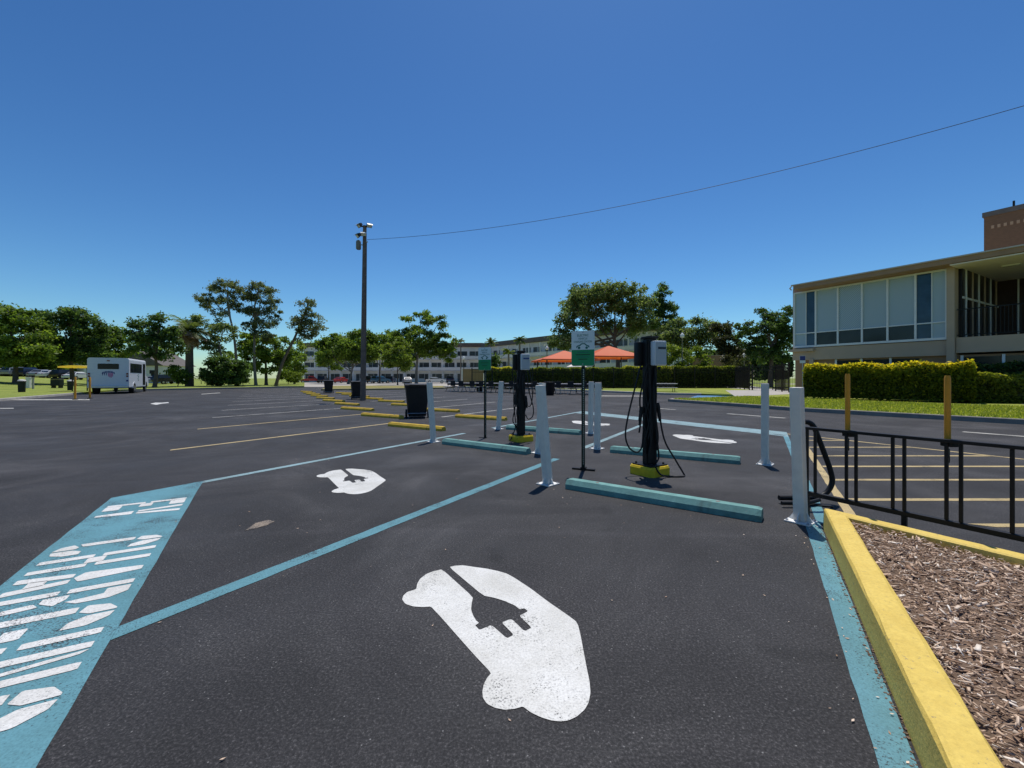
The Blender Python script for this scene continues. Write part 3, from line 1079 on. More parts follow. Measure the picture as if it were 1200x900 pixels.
def charger(loc, Y, label, cables, face_ang, base_ang, wscreen, hooks):
    r = empty('charging_post', loc, 0, label, 'EV charger', 'car charging posts between the bays')
    Rb = Rz(base_ang)
    mb = MB()
    s = .185
    poly = [(-s, -s * .8), (-s * .8, -s), (s * .8, -s), (s, -s * .8), (s, s * .8), (s * .8, s), (-s * .8, s), (-s, s * .8)]
    vs = []
    for k, (q, z) in enumerate(((1.0, 0), (1.0, .09), (.93, .115))):
        for x, y in poly:
            vs.append(Rb @ Vector((x * q, y * q, z)))
    fs = []
    for i in range(2):
        for k in range(8):
            a, b = i * 8 + k, i * 8 + (k + 1) % 8
            fs.append((a, b, b + 8, a + 8))
    fs += [tuple(range(8)), tuple(range(16, 24))]
    mb.add(vs, fs).build('base_block', 'yellow_block', r)
    fl = MB().box((0, 0, .124), (.30, .30, .016), Rb, .004).build('flange', 'black_metal', r)
    for q in range(4):
        c = Rb @ Rz(q * math.pi / 2) @ Vector((.115, .115, 0))
        MB().lathe((c.x, c.y, .132), [(.014, 0), (.014, .016), (.008, .022)], 6).build('bolt', 'black_metal', fl)
    # column: boxed post with raised corner flanges
    Rc = Rz(face_ang)
    mb = MB()
    mb.box((0, 0, .132 + .78), (.115, .12, 1.56), Rc, .010)
    for sx in (-1, 1):
        c = Rc @ Vector((sx * .064, 0, 0))
        mb.box((c.x, c.y, .132 + .77), (.020, .09, 1.54), Rc, .004)
    mb.build('column', 'black_metal', r)
    MB().box((0, 0, 1.705), (.155, .155, .032), Rc, .008).build('cap', 'black_plastic', r)
    # two wall boxes back to back; local frame: box face looks to -Y
    for kind, (ox, oy), turn in (('a', (.055, -.105), 0), ('b', (-.055, .095), math.pi)):
        Rf = Rz(face_ang + turn)
        c = Rc @ Vector((ox, oy, 0))
        zc = 1.505

        def L(x, y, z):
            return c + Rf @ Vector((x, y, 0)) + Vector((0, 0, z))
        mb = MB().box((c.x, c.y, zc), (.168, .100, .305), Rf, .018)
        bx = mb.build('charger_box', 'box_edge' if kind == 'a' else 'black_plastic', r, smooth=True)
        q = L(0, -.0545, zc)
        MB().box((q.x, q.y, q.z), (.138, .008, .272), Rf, .003).build('front_panel', 'box_grey', bx)
        q = L(.01, -.0605, zc + .062)
        MB().box((q.x, q.y, q.z), (.112, .006, .028), Rf, .002).build('display', wscreen, bx)
        q = L(.005, -.0592, zc - .0)
        tb = MB()
        for kk, (zz, ww) in enumerate(((.115, .05), (.032, .07), (.018, .06), (-.02, .03))):
            p = L(.01, -.0590, zc + zz)
            tb.box((p.x, p.y, p.z), (ww, .003, .005), Rf)
        tb.build('lettering', 'sign_back', bx)
        q = L(.0, -.01, zc - .17)
        MB().lathe((q.x, q.y, q.z - .03), [(.013, 0), (.02, .01), (.02, .035)], 10).build('cable_gland', 'black_plastic', bx)
    # slack cable wound along the column
    for q in range(6):
        sd = RNG.choice([-1, 1])
        ph_ = RNG.uniform(0, 6.28)
        pts_ = []
        zt, zb_ = RNG.uniform(1.15, 1.4), RNG.uniform(.2, .55)
        for k in range(8):
            f_ = k / 7
            x = sd * (.055 + .035 * math.sin(ph_ + f_ * 5) * (1 if 0 < k < 7 else .3))
            y = -.085 - .02 * math.cos(ph_ + f_ * 7)
            pts_.append((x, y, zt + (zb_ - zt) * f_))
        MB().tube(smooth_path(pts_, 4), .0105, 6).build('cable', 'rubber', r, smooth=True)
    # holsters with plugs
    for hx, hz, lean in hooks:
        mb = MB()
        p = Vector((hx, -.02, hz))
        sg = 1 if hx > 0 else -1
        mb.box((hx - sg * .035, -.02, hz + .02), (.06, .05, .07), None, .01)
        hb = mb.build('holster', 'black_plastic', r)
        g = MB()
        g.tube(smooth_path([(hx, -.025, hz + .06), (hx + sg * .012, -.03, hz + .0), (hx + sg * .022, -.03, hz - .08), (hx + sg * .03, -.03, hz - .17)], 4), [.026] * 5 + [.022] * 5 + [.014] * 3, 10)
        g.build('plug', 'rubber', hb, smooth=True)
    for pts in cables:
        path = []
        for px, py, dy in pts:
            w = AT(px, py, loc[1] + dy)
            w.z = max(w.z, .012)
            path.append(w - Vector(loc))
        MB().tube(smooth_path(path, 6), .0105, 7).build('cable', 'rubber', r, smooth=True)
    return r


g0 = G(761.3, 555.2)
charger((g0.x, g0.y, 0), g0.y, 'nearer black charging post on a yellow base, a cable loop on its right', [
    [(751, 428, -.02), (744, 455, -.05), (736, 488, -.06), (733, 510, -.05), (737, 524, -.05), (746, 530, -.05), (752, 524, -.04), (754, 505, -.03), (757, 480, -.07)],
    [(773.5, 484, -.03), (775, 500, -.05), (780, 519, -.08), (791, 538, -.12), (800, 553, -.16), (802, 561, -.18), (796, 565, -.2), (784, 563, -.2), (774, 556, -.22), (768, 547, -.2)],
    [(767.5, 432, -.1), (769, 460, -.09), (768, 490, -.08), (770, 515, -.08), (772, 535, -.08), (769, 542, -.09)],
    [(756, 440, -.08), (750, 466, -.05), (751, 490, -.04), (749, 507, -.03)],
    [(761, 432, -.13), (762, 470, -.085), (764, 505, -.085), (760, 535, -.085)],
], math.radians(16), math.radians(33), 'screen_dark', [(-.105, .78, 0), (.085, .83, 0)])
g0 = G(610.5, 516.5)
charger((g0.x, g0.y, 0), g0.y, 'farther black charging post on a yellow base, between two white posts', [
    [(603, 440, -.05), (604.5, 470, -.06), (601, 492, -.06), (604, 500, -.05), (600, 512, -.07), (597, 519, -.1)],
    [(617, 436, -.08), (620, 458, -.07), (625, 478, -.08), (624, 488, -.08), (619, 491, -.07), (616, 486, -.05)],
    [(619, 426, -.08), (622, 445, -.07), (624, 462, -.07), (622, 475, -.07), (617, 474, -.05), (614, 462, -.07)],
    [(603.5, 444, .05), (602, 470, .05), (604, 492, .03), (606, 507, .0)],
    [(610, 436, -.1), (608, 460, -.085), (611, 485, -.085), (608, 505, -.085)],
], math.radians(12), math.radians(33), 'screen_blue', [(-.09, .86, 0), (.085, .80, 0)])


# ------------------------------------------------------------------ parking signs
def sign(loc, ang, label, stand):
    r = empty('parking_sign', loc, ang, label, 'sign', 'green and white charging signs')
    # perforated U-channel post
    mb = MB()
    H = 1.80
    w, d, t = .042, .026, .004
    mb.box((0, .012, H / 2), (w, t, H))
    for sx in (-1, 1):
        mb.box((sx * (w / 2 - t / 2), .012 - d / 2 + .0005, H / 2), (t, d - t, H - .004))
    po = mb.build('post', 'post_green', r)
    hm = MB()
    for k in range(44):
        z = .08 + k * .0285
        hm.box((0, .0092, z), (.012, .0016, .013))
    hm.build('punched_hole', 'sign_back', po)
    w, h = .305, .457
    zc = 1.812 - h / 2

    def rr(w, h, rad, n=5):
        pts = []
        for cx, cy, a0 in ((w / 2 - rad, h / 2 - rad, 0), (-w / 2 + rad, h / 2 - rad, 90), (-w / 2 + rad, -h / 2 + rad, 180), (w / 2 - rad, -h / 2 + rad, 270)):
            for k in range(n + 1):
                a = math.radians(a0 + 90 * k / n)
                pts.append((cx + rad * math.cos(a), cy + rad * math.sin(a)))
        return pts
    pa = MB().prism(rr(w, h, .03), lambda x, y, dd: (x, dd - .018, y + zc), -.002, .002).build('panel', 'sign_white', r)
    split = -.018
    low = [p for p in rr(w - .006, h - .006, .027) if p[1] < split - .02] + [((w - .006) / 2, split), (-(w - .006) / 2, split)]
    # order: the rounded lower half, then across the split
    low = [p for p in rr(w - .006, h - .006, .027)[12:]] + [((w - .006) / 2, split), (-(w - .006) / 2, split)]
    MB().prism(low, lambda x, y, dd: (x, dd - .0215, y + zc), -.0008, .0008).build('green_field', 'sign_green', pa)
    y = -.0212
    text_obj('lettering', 'ELECTRIC', .040, 'sign_ink', pa, face_matrix(0, y, zc + .168), .0006, .15)
    text_obj('lettering', 'VEHICLE', .034, 'sign_ink', pa, face_matrix(.0, y, zc + .126), .0006, .12)
    text_obj('lettering', 'CHARGING STATION', .036, 'sign_ink', pa, face_matrix(0, y, zc + .086), .0006, .24)
    # car outline
    out = [(-.085, -.002), (-.088, .018), (-.07, .032), (-.045, .036), (-.02, .058), (.025, .060), (.055, .036), (.082, .026), (.088, .002)]
    inn = [(.074, .004), (.07, .016), (.045, .024), (.02, .046), (-.014, .045), (-.036, .024), (-.062, .020), (-.074, .012), (-.072, .004)]
    zc2 = zc + .008
    MB().prism(out + inn, lambda x, yy, dd: (x, dd - .0212, yy + zc2), -.0006, .0006).build('car_outline', 'sign_ink', pa)
    for wx in (-.05, .05):
        MB().prism([(wx + .017 * math.cos(k * .524), .0 + .017 * math.sin(k * .524)) for k in range(12)], lambda x, yy, dd: (x, dd - .0212, yy + zc2), -.0007, .0007).build('car_wheel', 'sign_ink', pa)
    for k, (zz, ww) in enumerate(((-.052, .15), (-.082, .19), (-.112, .17), (-.14, .12))):
        MB().box((0, -.0226, zc + zz), (ww, .0008, .010)).build('small_print', 'post_green' if k % 2 else 'sign_ink', pa)
    for zz in (.205, -.205):
        MB().lathe((0, 0, 0), [(.007, 0), (.007, .004), (.003, .006)], 8).build('bolt', 'steel', pa).matrix_local = Matrix.Translation((0, -.0205, zc + zz)) @ Matrix.Rotation(math.pi / 2, 4, 'X')
    mb = MB()
    if stand:
        mb.box((0, .012, .012), (.30, .05, .022), Rz(-ang * 0), .004)
        mb.box((0, .012, .03), (.07, .07, .02), None, .004)
    else:
        mb.box((-.05, .0, .006), (.16, .05, .012), Rz(.4), .003)
    mb.build('foot', 'black_metal', r)
    return r


g0 = G(683.5, 551)
sign((g0.x, g0.y, .001), math.radians(-24), 'nearer green and white parking sign, on a punched post beside two white posts', True)
g0 = G(568.5, 513.3)
sign((g0.x, g0.y, .001), math.radians(-30), 'small green and white parking sign, the farther one behind a teal wheel stop', False)

# ------------------------------------------------------------------ light pole and wire
g0 = G(425.3, 469.3)
r = empty('light_pole', (g0.x, g0.y, 0), 0, 'tall brown wooden pole with floodlights at its top beside a bin', 'light pole')
ph = HC + (HY - 264.5) * g0.y / F
sc = g0.y / F
pole_dx = 2.2 * sc
mb = MB().tube([(0, 0, -.1), (pole_dx * .5, 0, ph * .5), (pole_dx, 0, ph)], [.15, .125, .095], 14)
mb.build('pole', 'wood_pole', r, smooth=True)


def flood(pos, aim, nm='floodlight'):
    """box floodlight on a yoke"""
    d = Vector(aim).normalized()
    q = d.to_track_quat('-Y', 'Z').to_matrix()
    mb = MB()
    K = .78
    vs = []
    for y, k in ((.11, .55), (-.04, 1.0), (-.11, 1.0)):
        for x, z in ((-.18 * K, -.13 * K), (.18 * K, -.13 * K), (.18 * K, .13 * K), (-.18 * K, .13 * K)):
            vs.append(Vector(pos) + q @ Vector((x * k, y, z * k)))
    fs = [(0, 1, 2, 3), (8, 11, 10, 9)]
    for i in range(2):
        for k in range(4):
            a, bb = i * 4 + k, i * 4 + (k + 1) % 4
            fs.append((a, bb, bb + 4, a + 4))
    h = mb.add(vs, fs).build(nm, 'lamp_black', r)
    c = Vector(pos) + q @ Vector((0, -.112, 0))
    MB().box(c, (.24, .012, .16), q, .004).build('lens', 'lamp_lens', h)
    vis = Vector(pos) + q @ Vector((0, -.15, .115))
    MB().box(vis, (.29, .13, .012), q, .003).build('visor', 'lamp_lens', h)
    return h


ht = ph
MB().box((pole_dx, 0, ht - .05), (.62, .06, .06), Rz(.2), .008).build('crossarm', 'lamp_black', r)
flood((pole_dx - .24, -.05, ht + .02), (-.6, -.6, -.8))
flood((pole_dx + .24, -.05, ht + .02), (.5, -.7, -.8))
flood((pole_dx - .30, -.05, ht - .52), (-.7, -.5, -.7))
flood((pole_dx + .02, -.22, ht - .50), (.2, -.8, -.7))
tr = MB().lathe((pole_dx - .33, -.02, ht - 1.28), [(.10, 0), (.13, .04), (.13, .40), (.11, .46), (.05, .5)], 14).build('photocell_box', 'lamp_pale', r, smooth=True)
MB().box((pole_dx - .17, -.02, ht - 1.03), (.24, .05, .05)).build('bracket', 'steel', r)
MB().box((pole_dx + .10, 0, ht - .86), (.10, .07, .09), None, .01).build('wire_clamp', 'steel', r)
MB().tube([(.15 * .97, -.02, .1), (pole_dx * .5 + .135, -.02, ph * .5), (pole_dx + .105, -.02, ph - .9)], .018, 6).build('conduit', 'wood_pole', r)

W0 = Vector((g0.x + pole_dx + .12, g0.y, HC + (HY - 280.8) * g0.y / F))
W1 = AT(1200, 124, 12.4)
W2 = W0 + (W1 - W0) * 1.5
pts = []
for i in range(61):
    t = i / 60
    p = W0.lerp(W2, t)
    p.z += 4 * 1.65 * t * (t - 2 / 3)      # sag
    pts.append(p)
tag(MB().tube(pts, .010, 5).build('overhead_wire', 'wire', smooth=True), 'thin dark overhead wire running from the wooden light pole across the sky', 'wire')


# ------------------------------------------------------------------ bins
def make_bin():
    r = empty('wheelie_bin')
    prof = [(.04, .255, .245), (.12, .27, .26), (.90, .345, .36), (.93, .365, .38), (.985, .365, .38), (.985, .33, .345)]
    vs, fs = [], []
    shape = [(-1, -.86), (-.86, -1), (.86, -1), (1, -.86), (1, .86), (.86, 1), (-.86, 1), (-1, .86)]
    for z, hx, hy in prof:
        for x, y in shape:
            yy = y * hy
            if z < .3 and y < 0:
                yy += (.3 - z) * .12      # cut-back behind the wheels
            vs.append((x * hx, yy, z))
    for i in range(len(prof) - 1):
        for k in range(8):
            a, b = i * 8 + k, i * 8 + (k + 1) % 8
            fs.append((a, b, b + 8, a + 8))
    fs += [tuple(range(8))]
    fs += [tuple((len(prof) - 1) * 8 + k for k in range(8))]
    MB().add(vs, fs).build('body', 'bin_plastic', r)
    rib = MB()
    for x in (-.2, -.07, .07, .2):
        rib.add([(x - .012, -.268, .16), (x + .012, -.268, .16), (x + .014, -.352, .86), (x - .014, -.352, .86),
                 (x - .012, -.235, .16), (x + .012, -.235, .16), (x + .014, -.335, .86), (x - .014, -.335, .86)],
                [(0, 1, 2, 3), (0, 4, 5, 1), (3, 2, 6, 7), (0, 3, 7, 4), (1, 5, 6, 2)])
    rib.build('rib', 'bin_plastic', r)
    lid = MB().prism([(-.41, .987), (-.39, 1.01), (-.1, 1.035), (.25, 1.035), (.40, 1.015), (.42, .987)], lambda x, z, d: (d, x, z), -.375, .375).build('lid', 'bin_plastic', r)
    MB().tube([(-.25, -.41, .975), (-.25, -.45, .99), (.25, -.45, .99), (.25, -.41, .975)], .014, 8).build('handle', 'bin_plastic', r, smooth=True)
    MB().tube([(-.34, -.24, .13), (.34, -.24, .13)], .014, 8).build('axle', 'steel', r)
    for sx in (-1, 1):
        w = MB()
        w.tube([(sx * .30, -.24, .13), (sx * .355, -.24, .13)], .13, 18)
        wh = w.build('wheel', 'tyre', r, smooth=True)
        MB().tube([(sx * .352, -.24, .13), (sx * .362, -.24, .13)], .065, 12).build('rim', 'bin_plastic', wh)
    return r


bn = make_bin()
for i, (px, py, ang, lab, k) in enumerate(((486.5, 489.5, .06, 'black wheelie bin, the nearest and largest, between yellow wheel stops', 1.0),
                                        (417, 468.0, .1, 'black wheelie bin standing against the tall wooden light pole', 1.0),
                                        (383.5, 460.9, .0, 'black wheelie bin farther left of the light pole, in front of the yellow stops', 1.0))):
    o = bn if i == 0 else copy_tree(bn)
    p = G(px, py)
    o.location = (p.x, p.y + .25, 0)
    o.rotation_euler = (0, 0, ang + math.atan2(-p.x, p.y))
    tag(o, lab, 'bin', 'black wheelie bins on the lot')


def make_tub():
    r = empty('litter_tub')
    MB().lathe((0, 0, 0), [(.20, 0), (.24, .04), (.30, .72), (.32, .74), (.32, .78), (.28, .78), (.26, .74)], 14).build('body', 'bin_plastic', r, smooth=True)
    MB().lathe((0, 0, .70), [(.315, 0), (.325, .01), (.325, .10), (.315, .11)], 14).build('rim', 'black_plastic', r, smooth=True)
    return r


tb = make_tub()
for i, (px, py, lab) in enumerate(((476.5, 456.0, 'small black tub standing alone left of the brown wooden wall'), (562.3, 458.6, 'small black tub just behind the farther green sign'),
                                  (644.5, 463.2, 'small black tub beside the tables, behind a leaning white post'))):
    o = tb if i == 0 else copy_tree(tb)
    p = G(px, py)
    o.location = (p.x, p.y, 0)
    k = 1.15 if i else .95
    o.scale = (k, k, k)
    tag(o, lab, 'tub', 'small black tubs near the tables')

# ------------------------------------------------------------------ railing along the kerb
DA = 3.375 * HC


def rail_pt(px, z):
    k = (px - 600) / F
    Y = DA / (k * .866 + .5)
    return Vector((k * Y, Y, z))


p0, p1 = rail_pt(942.5, 0), rail_pt(1420, 0)
r = empty('metal_railing', (p0.x, p0.y, 0), math.atan2(p1.y - p0.y, p1.x - p0.x), 'low black metal railing of paired uprights running along the yellow kerb', 'railing')
xs = [(rail_pt(px, 0) - p0).length for px in (946.0, 955.3, 991.9, 1003.2, 1046.2, 1059.8, 1109.2, 1126.2, 1186.3)]
xs += [xs[-1] + .10, xs[-1] + .44, xs[-1] + .54, xs[-1] + .98, xs[-1] + 1.08]
Lr = xs[-1] + .05
mb = MB().box((Lr / 2, 0, .770), (Lr, .045, .024), None, .004)
mb.build('top_rail', 'black_metal', r)
MB().box((Lr / 2, 0, .212), (Lr, .038, .036), None, .004).build('bottom_rail', 'black_metal', r)
for x in xs:
    MB().box((x, 0, .494), (.020, .020, .524), None, .003).build('upright', 'black_metal', r)
for x in (xs[0], xs[5], xs[8] + .1):
    MB().box((x, 0, .098), (.03, .03, .19), None, .003).build('foot', 'black_metal', r)
# yellow marker posts clamped on the rail
for px, top, lab in ((998.2, 438, 'yellow marker post clamped to the railing, before the left half of the clipped hedge'), (1118.3, 440, 'yellow marker post clamped to the railing, before the right end of the clipped hedge')):
    b = rail_pt(px, 0)
    q = empty('marker_post', (b.x + .01, b.y + .055, 0), 0, lab, 'post', 'yellow marker posts on the railing')
    zt = HC + (HY - top) * (b.y + .05) / F
    MB().tube([(0, 0, .74), (0, 0, zt - .02), (0, 0, zt)], [.0175, .0175, .013], 12).build('post', 'yellow_post', q, smooth=True)
    MB().box((0, -.012, .755), (.055, .075, .05), None, .005).build('clamp', 'black_metal', q)
    MB().tube([(0, 0, .62), (-.02, -.02, .66), (0, 0, .71)], .012, 8).build('bracket', 'black_metal', q)

# ------------------------------------------------------------------ bike rack at the railing's end
Yb = 4.12
r = empty('bike_rack', AT(944, 443, Yb).xy.to_3d(), 0, 'black bent-tube bike rack loop behind the white post at the railing end', 'bike rack')
o0 = Vector(r.location)


def bk(px, z, dy=0.0):
    return Vector(((px - 600) * (Yb + dy) / F, Yb + dy, z)) - o0


path = [bk(913, .055), bk(925, .055), bk(938, .05), bk(955, .06), bk(968, .10), bk(975, .20), bk(973, .32), bk(966, .48), bk(959, .63), bk(954, .73), bk(948, .775), bk(940, .775), bk(934, .73), bk(933.5, .6), bk(934, .3), bk(934, .1)]
MB().tube(smooth_path(path, 6), .024, 12).build('loop', 'black_metal', r, smooth=True)
path = [bk(916, .04, -.12), bk(930, .04, -.12), bk(948, .04, -.1), bk(960, .05, -.05)]
MB().tube(smooth_path(path, 4), .018, 10).build('ground_bar', 'black_metal', r, smooth=True)
MB().box(bk(950, .008, -.06), (.34, .06, .012), Rz(-.3), .002).build('foot_plate', 'black_metal', r)

# ================================================================== trees and plants
def sphere_pts(n):
    d = RNG.normal(size=(n, 3))
    return d / np.linalg.norm(d, axis=1, keepdims=True)


def tree(name, label, base, Y, trunk, lobes, mat='leaf_oak', bark='bark', r0=.25, leaf=.34, dens=1.0, clump=.75, per=46, up=.45, cat='tree', group=None, droop=0.0, shell=.5, zb=None, limbs=7, aspect=1.7):
    """trunk and lobes are given as photo pixels at depth Y and turned into metres there"""
    k = Y / F
    bx = (base - 600) * k
    z0 = gz(bx, Y) if zb is None else zb
    root = empty(name, (bx, Y, z0), 0, label, cat, group)
    o0 = np.array([bx, Y, z0])
    tp = [Vector((0, 0, -.15))]
    for i, (px, py) in enumerate(trunk):
        w = AT(px, py, Y) - Vector(o0)
        w.y += RNG.uniform(-.2, .2)
        tp.append(w)
    n = len(tp)
    tm = MB()
    tp2 = smooth_path(tp, 4) if n > 2 else tp
    rr = [r0 * (1.25 if i == 0 else 1) * (1 - .72 * i / (len(tp2) - 1)) for i in range(len(tp2))]
    tm.tube(tp2, rr, 8)
    Ls = []
    for lb in lobes:
        cx, cy, rx, ry = lb[:4]
        w = lb[4] if len(lb) > 4 else 1.0
        c = np.array(AT(cx, cy, Y)) - o0
        dy = lb[5] if len(lb) > 5 else RNG.uniform(-.35, .35) * rx * k
        c[1] += dy
        Ls.append((c, rx * k, ry * k, w))
    cl, cr = [], []
    for c, rx, ry, w in Ls:
        area = (rx * rx * ry) ** (2 / 3)
        m = max(4, int(area * 3.0 * dens * w / clump ** 2))
        d = sphere_pts(m)
        q = RNG.uniform(shell, 1.0, m)[:, None] ** .6
        p = c + d * q * np.array([rx, rx * .95, ry])
        cl.append(p)
        cr.append(clump * RNG.uniform(.6, 1.25, m))
    cl = np.concatenate(cl); cr = np.concatenate(cr)
    # limbs
    top = np.array(tp2[-1])
    for c, rx, ry, w in Ls:
        s = tp2[int(len(tp2) * RNG.uniform(.5, .8))]
        e = Vector(c)
        mid = s.lerp(e, .5) + Vector((0, 0, -.08 * (e - s).length))
        tm.tube(smooth_path([s, mid, e], 3), [r0 * .42, r0 * .38, r0 * .34, r0 * .28, r0 * .24, r0 * .18, r0 * .12], 6)
        idx = RNG.choice(len(cl), min(limbs, len(cl)), replace=False)
        for j in idx:
            if np.linalg.norm((cl[j] - c) / np.array([rx, rx, ry])) < 1.25:
                e2 = Vector(cl[j])
                m2 = e.lerp(e2, .5) + Vector((0, 0, .08 * (e2 - e).length))
                tm.tube([mid.lerp(e, .6), m2, e2], [r0 * .2, r0 * .12, r0 * .04], 5)
    tm.build('trunk', bark, root, smooth=True)
    nper = RNG.poisson(per * 2.1, len(cl))
    ci = np.repeat(np.arange(len(cl)), nper)
    off = RNG.normal(size=(len(ci), 3)) * .52
    off[:, 2] *= .62
    pos = cl[ci] + off * cr[ci][:, None]
    if droop:
        pos[:, 2] -= droop * (np.abs(RNG.normal(size=len(ci))) * cr[ci])
    tint = np.clip(RNG.uniform(.12, .62, len(cl))[ci] + RNG.normal(0, .16, len(ci)), 0, 1)
    V = leaf_quads(pos, leaf * .68, up, aspect)
    quads_object('crown', mat, V, tint, root)
    return root


def palm(label, base, Y, hpx, spread, trunk_r=.17, mat='leaf_palm', nf=26, dead=0, skirt=0, lean=0, bark='bark_pale', leafw=.10, group=None, zb=None):
    k = Y / F
    bx = (base - 600) * k
    z0 = gz(bx, Y) if zb is None else zb
    root = empty('palm_tree', (bx, Y, z0), 0, label, 'palm', group)
    ht = HC + (HY - hpx) * k - z0
    t = MB()
    pts = [(0, 0, -.1), (lean * .3, 0, ht * .35), (lean * .75, 0, ht * .7), (lean, 0, ht)]
    t.tube(smooth_path(pts, 4), [trunk_r * (1.25 - .35 * i / 12) for i in range(13)], 10)
    t.build('trunk', bark, root, smooth=True)
    Vs, tn = [], []

    def frond(az, el, L, dr, dead_):
        n = 15
        d = np.array([math.cos(az), math.sin(az)])
        p = np.array([lean, 0, ht])
        pts = []
        e = el
        for i in range(n + 1):
            pts.append(p.copy())
            st = L / n
            p = p + np.array([d[0] * math.cos(e) * st, d[1] * math.cos(e) * st, math.sin(e) * st])
            e -= dr / n
        for i in range(1, n):
            tg = pts[min(i + 1, n)] - pts[i - 1]; tg /= np.linalg.norm(tg)
            side = np.array([-d[1], d[0], 0])
            for sgn in (-1, 1):
                ll = L * .30 * math.sin(math.pi * (.12 + .85 * i / n)) ** .7
                for q in (0, .5):
                    b = pts[i] + (pts[min(i + 1, n)] - pts[i]) * q
                    tip = b + side * sgn * ll * .8 + tg * ll * .5 + np.array([0, 0, -ll * RNG.uniform(.15, .55)])
                    wv = tg * leafw * .5
                    Vs.append([b - wv, b + wv, tip + wv * .15, tip - wv * .15])
                    tn.append(1.0 if dead_ else RNG.uniform(.1, .8))
            sv = side * .02
            Vs.append([pts[i - 1] - sv, pts[i] - sv, pts[i] + sv, pts[i - 1] + sv]); tn.append(.6)
    L = spread * k
    for f in range(nf):
        frond(f * 2.399 + RNG.uniform(-.2, .2), RNG.uniform(.0, 1.35), L * RNG.uniform(.85, 1.1), RNG.uniform(.9, 1.6), False)
    quads_object('crown', mat, np.array(Vs), np.array(tn), root)
    if dead:
        Vs.clear(); tn.clear()
        for f in range(dead):
            frond(f * 2.399 + RNG.uniform(-.3, .3), RNG.uniform(-.9, .25), L * RNG.uniform(.6, 1.0), RNG.uniform(.4, 1.0), True)
        quads_object('dead_fronds', 'leaf_dead', np.array(Vs), RNG.uniform(0, 1, len(tn)), root)
    return root


T = tree
GL_ = 'trees along the left side'
# far-left group
T('broad_tree', 'broad dark green tree with a yellow-green skirt at the far left', 18, 50, [(18, 430), (16, 400)], [(2, 392, 26, 30), (26, 392, 28, 28), (14, 372, 20, 13), (34, 414, 28, 15), (-20, 400, 26, 30), (52, 410, 12, 10)], 'leaf_oak', r0=.3, leaf=.30, per=60, group=GL_)
T('broad_tree', 'tall dark green tree left of the parked bus, behind the low yellow shade', 86, 54, [(85, 430), (82, 395)], [(70, 388, 24, 22), (92, 392, 22, 24), (80, 372, 20, 10), (62, 412, 15, 14), (96, 418, 20, 14), (50, 372, 7, 6)], 'leaf_dark', r0=.3, leaf=.30, per=60, group=GL_)
T('broad_tree', 'rounded mid green tree rising right behind the bus roof', 128, 62, [(128, 430), (127, 405)], [(122, 402, 20, 16), (142, 408, 18, 14), (112, 412, 14, 12), (132, 392, 12, 8)], 'leaf_oak', r0=.26, leaf=.32, per=60, group=GL_)
T('broad_tree', 'open-crowned dark tree standing on the lawn just right of the bus', 181, 50, [(182, 430), (180, 400)], [(170, 388, 18, 14), (190, 385, 16, 14), (178, 405, 22, 14), (196, 410, 14, 16), (160, 380, 8, 5), (186, 373, 8, 4)], 'leaf_dark', r0=.24, leaf=.28, per=48, dens=.8, clump=.65, group=GL_)
palm('stout palm with a skirt of brown dead fronds at the left of the lot', 222, 56, 388, 26, .40, nf=30, dead=46, bark='bark', leafw=.11)
T('tall_pine', 'tall flat-topped feathery tree, the left one of the tall pair', 277, 62, [(276, 420), (274, 390), (268, 360), (266, 340)], [(262, 337, 22, 5), (280, 345, 14, 4), (248, 350, 16, 5), (270, 355, 16, 4), (240, 356, 9, 4), (284, 362, 10, 4), (268, 331, 13, 3), (258, 365, 9, 4)], 'leaf_pine', 'bark_pale', r0=.22, leaf=.19, per=24, dens=1.05, clump=.46, droop=.25, group=GL_, aspect=2.4)
T('tall_pine', 'tall flat-topped feathery tree, the right one of the tall pair', 300, 63, [(298, 420), (298, 390), (299, 360), (301, 342)], [(304, 338, 16, 5), (312, 350, 14, 5), (292, 347, 12, 4), (318, 362, 10, 5), (300, 364, 15, 5), (310, 378, 15, 6), (292, 382, 9, 5), (303, 332, 9, 2.5), (320, 372, 6, 4), (306, 392, 14, 6)], 'leaf_pine', 'bark_pale', r0=.22, leaf=.19, per=24, dens=1.05, clump=.46, droop=.25, group=GL_, aspect=2.4)
T('leaning_tree', 'slender tree leaning to the right with a sparse feathery crown', 323, 60, [(332, 425), (345, 395), (356, 368), (363, 352)], [(362, 358, 11, 9), (352, 372, 12, 9), (370, 376, 10, 10), (346, 380, 8, 9), (361, 388, 11, 8), (373, 384, 7, 5), (352, 392, 5, 7), (366, 394, 5, 5)], 'leaf_pine', 'bark', r0=.24, leaf=.22, per=26, dens=.9, clump=.55, droop=.3, group=GL_, aspect=2.2)
T('broad_tree', 'yellow-green bushy tree below the two tall feathery trees', 312, 66, [(312, 430), (310, 410)], [(300, 404, 20, 16), (325, 408, 18, 17), (316, 424, 20, 14), (292, 420, 14, 14), (340, 420, 12, 12)], 'leaf_oak', r0=.26, leaf=.32, per=54, group=GL_)
T('broad_tree', 'grey-green tree with pale bare twigs, to the right of the stout palm', 258, 58, [(260, 420), (256, 400)], [(242, 378, 16, 9), (262, 390, 16, 12), (228, 378, 9, 6), (250, 405, 15, 10)], 'leaf_grey', 'bark_pale', r0=.2, leaf=.26, per=42, dens=.7, clump=.6, group=GL_, limbs=14)
T('broad_tree', 'small dense green tree at the right end of the left grove', 345, 80, [(345, 436), (345, 420)], [(348, 415, 9, 16), (340, 430, 10, 12), (352, 436, 6, 8)], 'leaf_lime', r0=.2, leaf=.34, per=54, group=GL_)
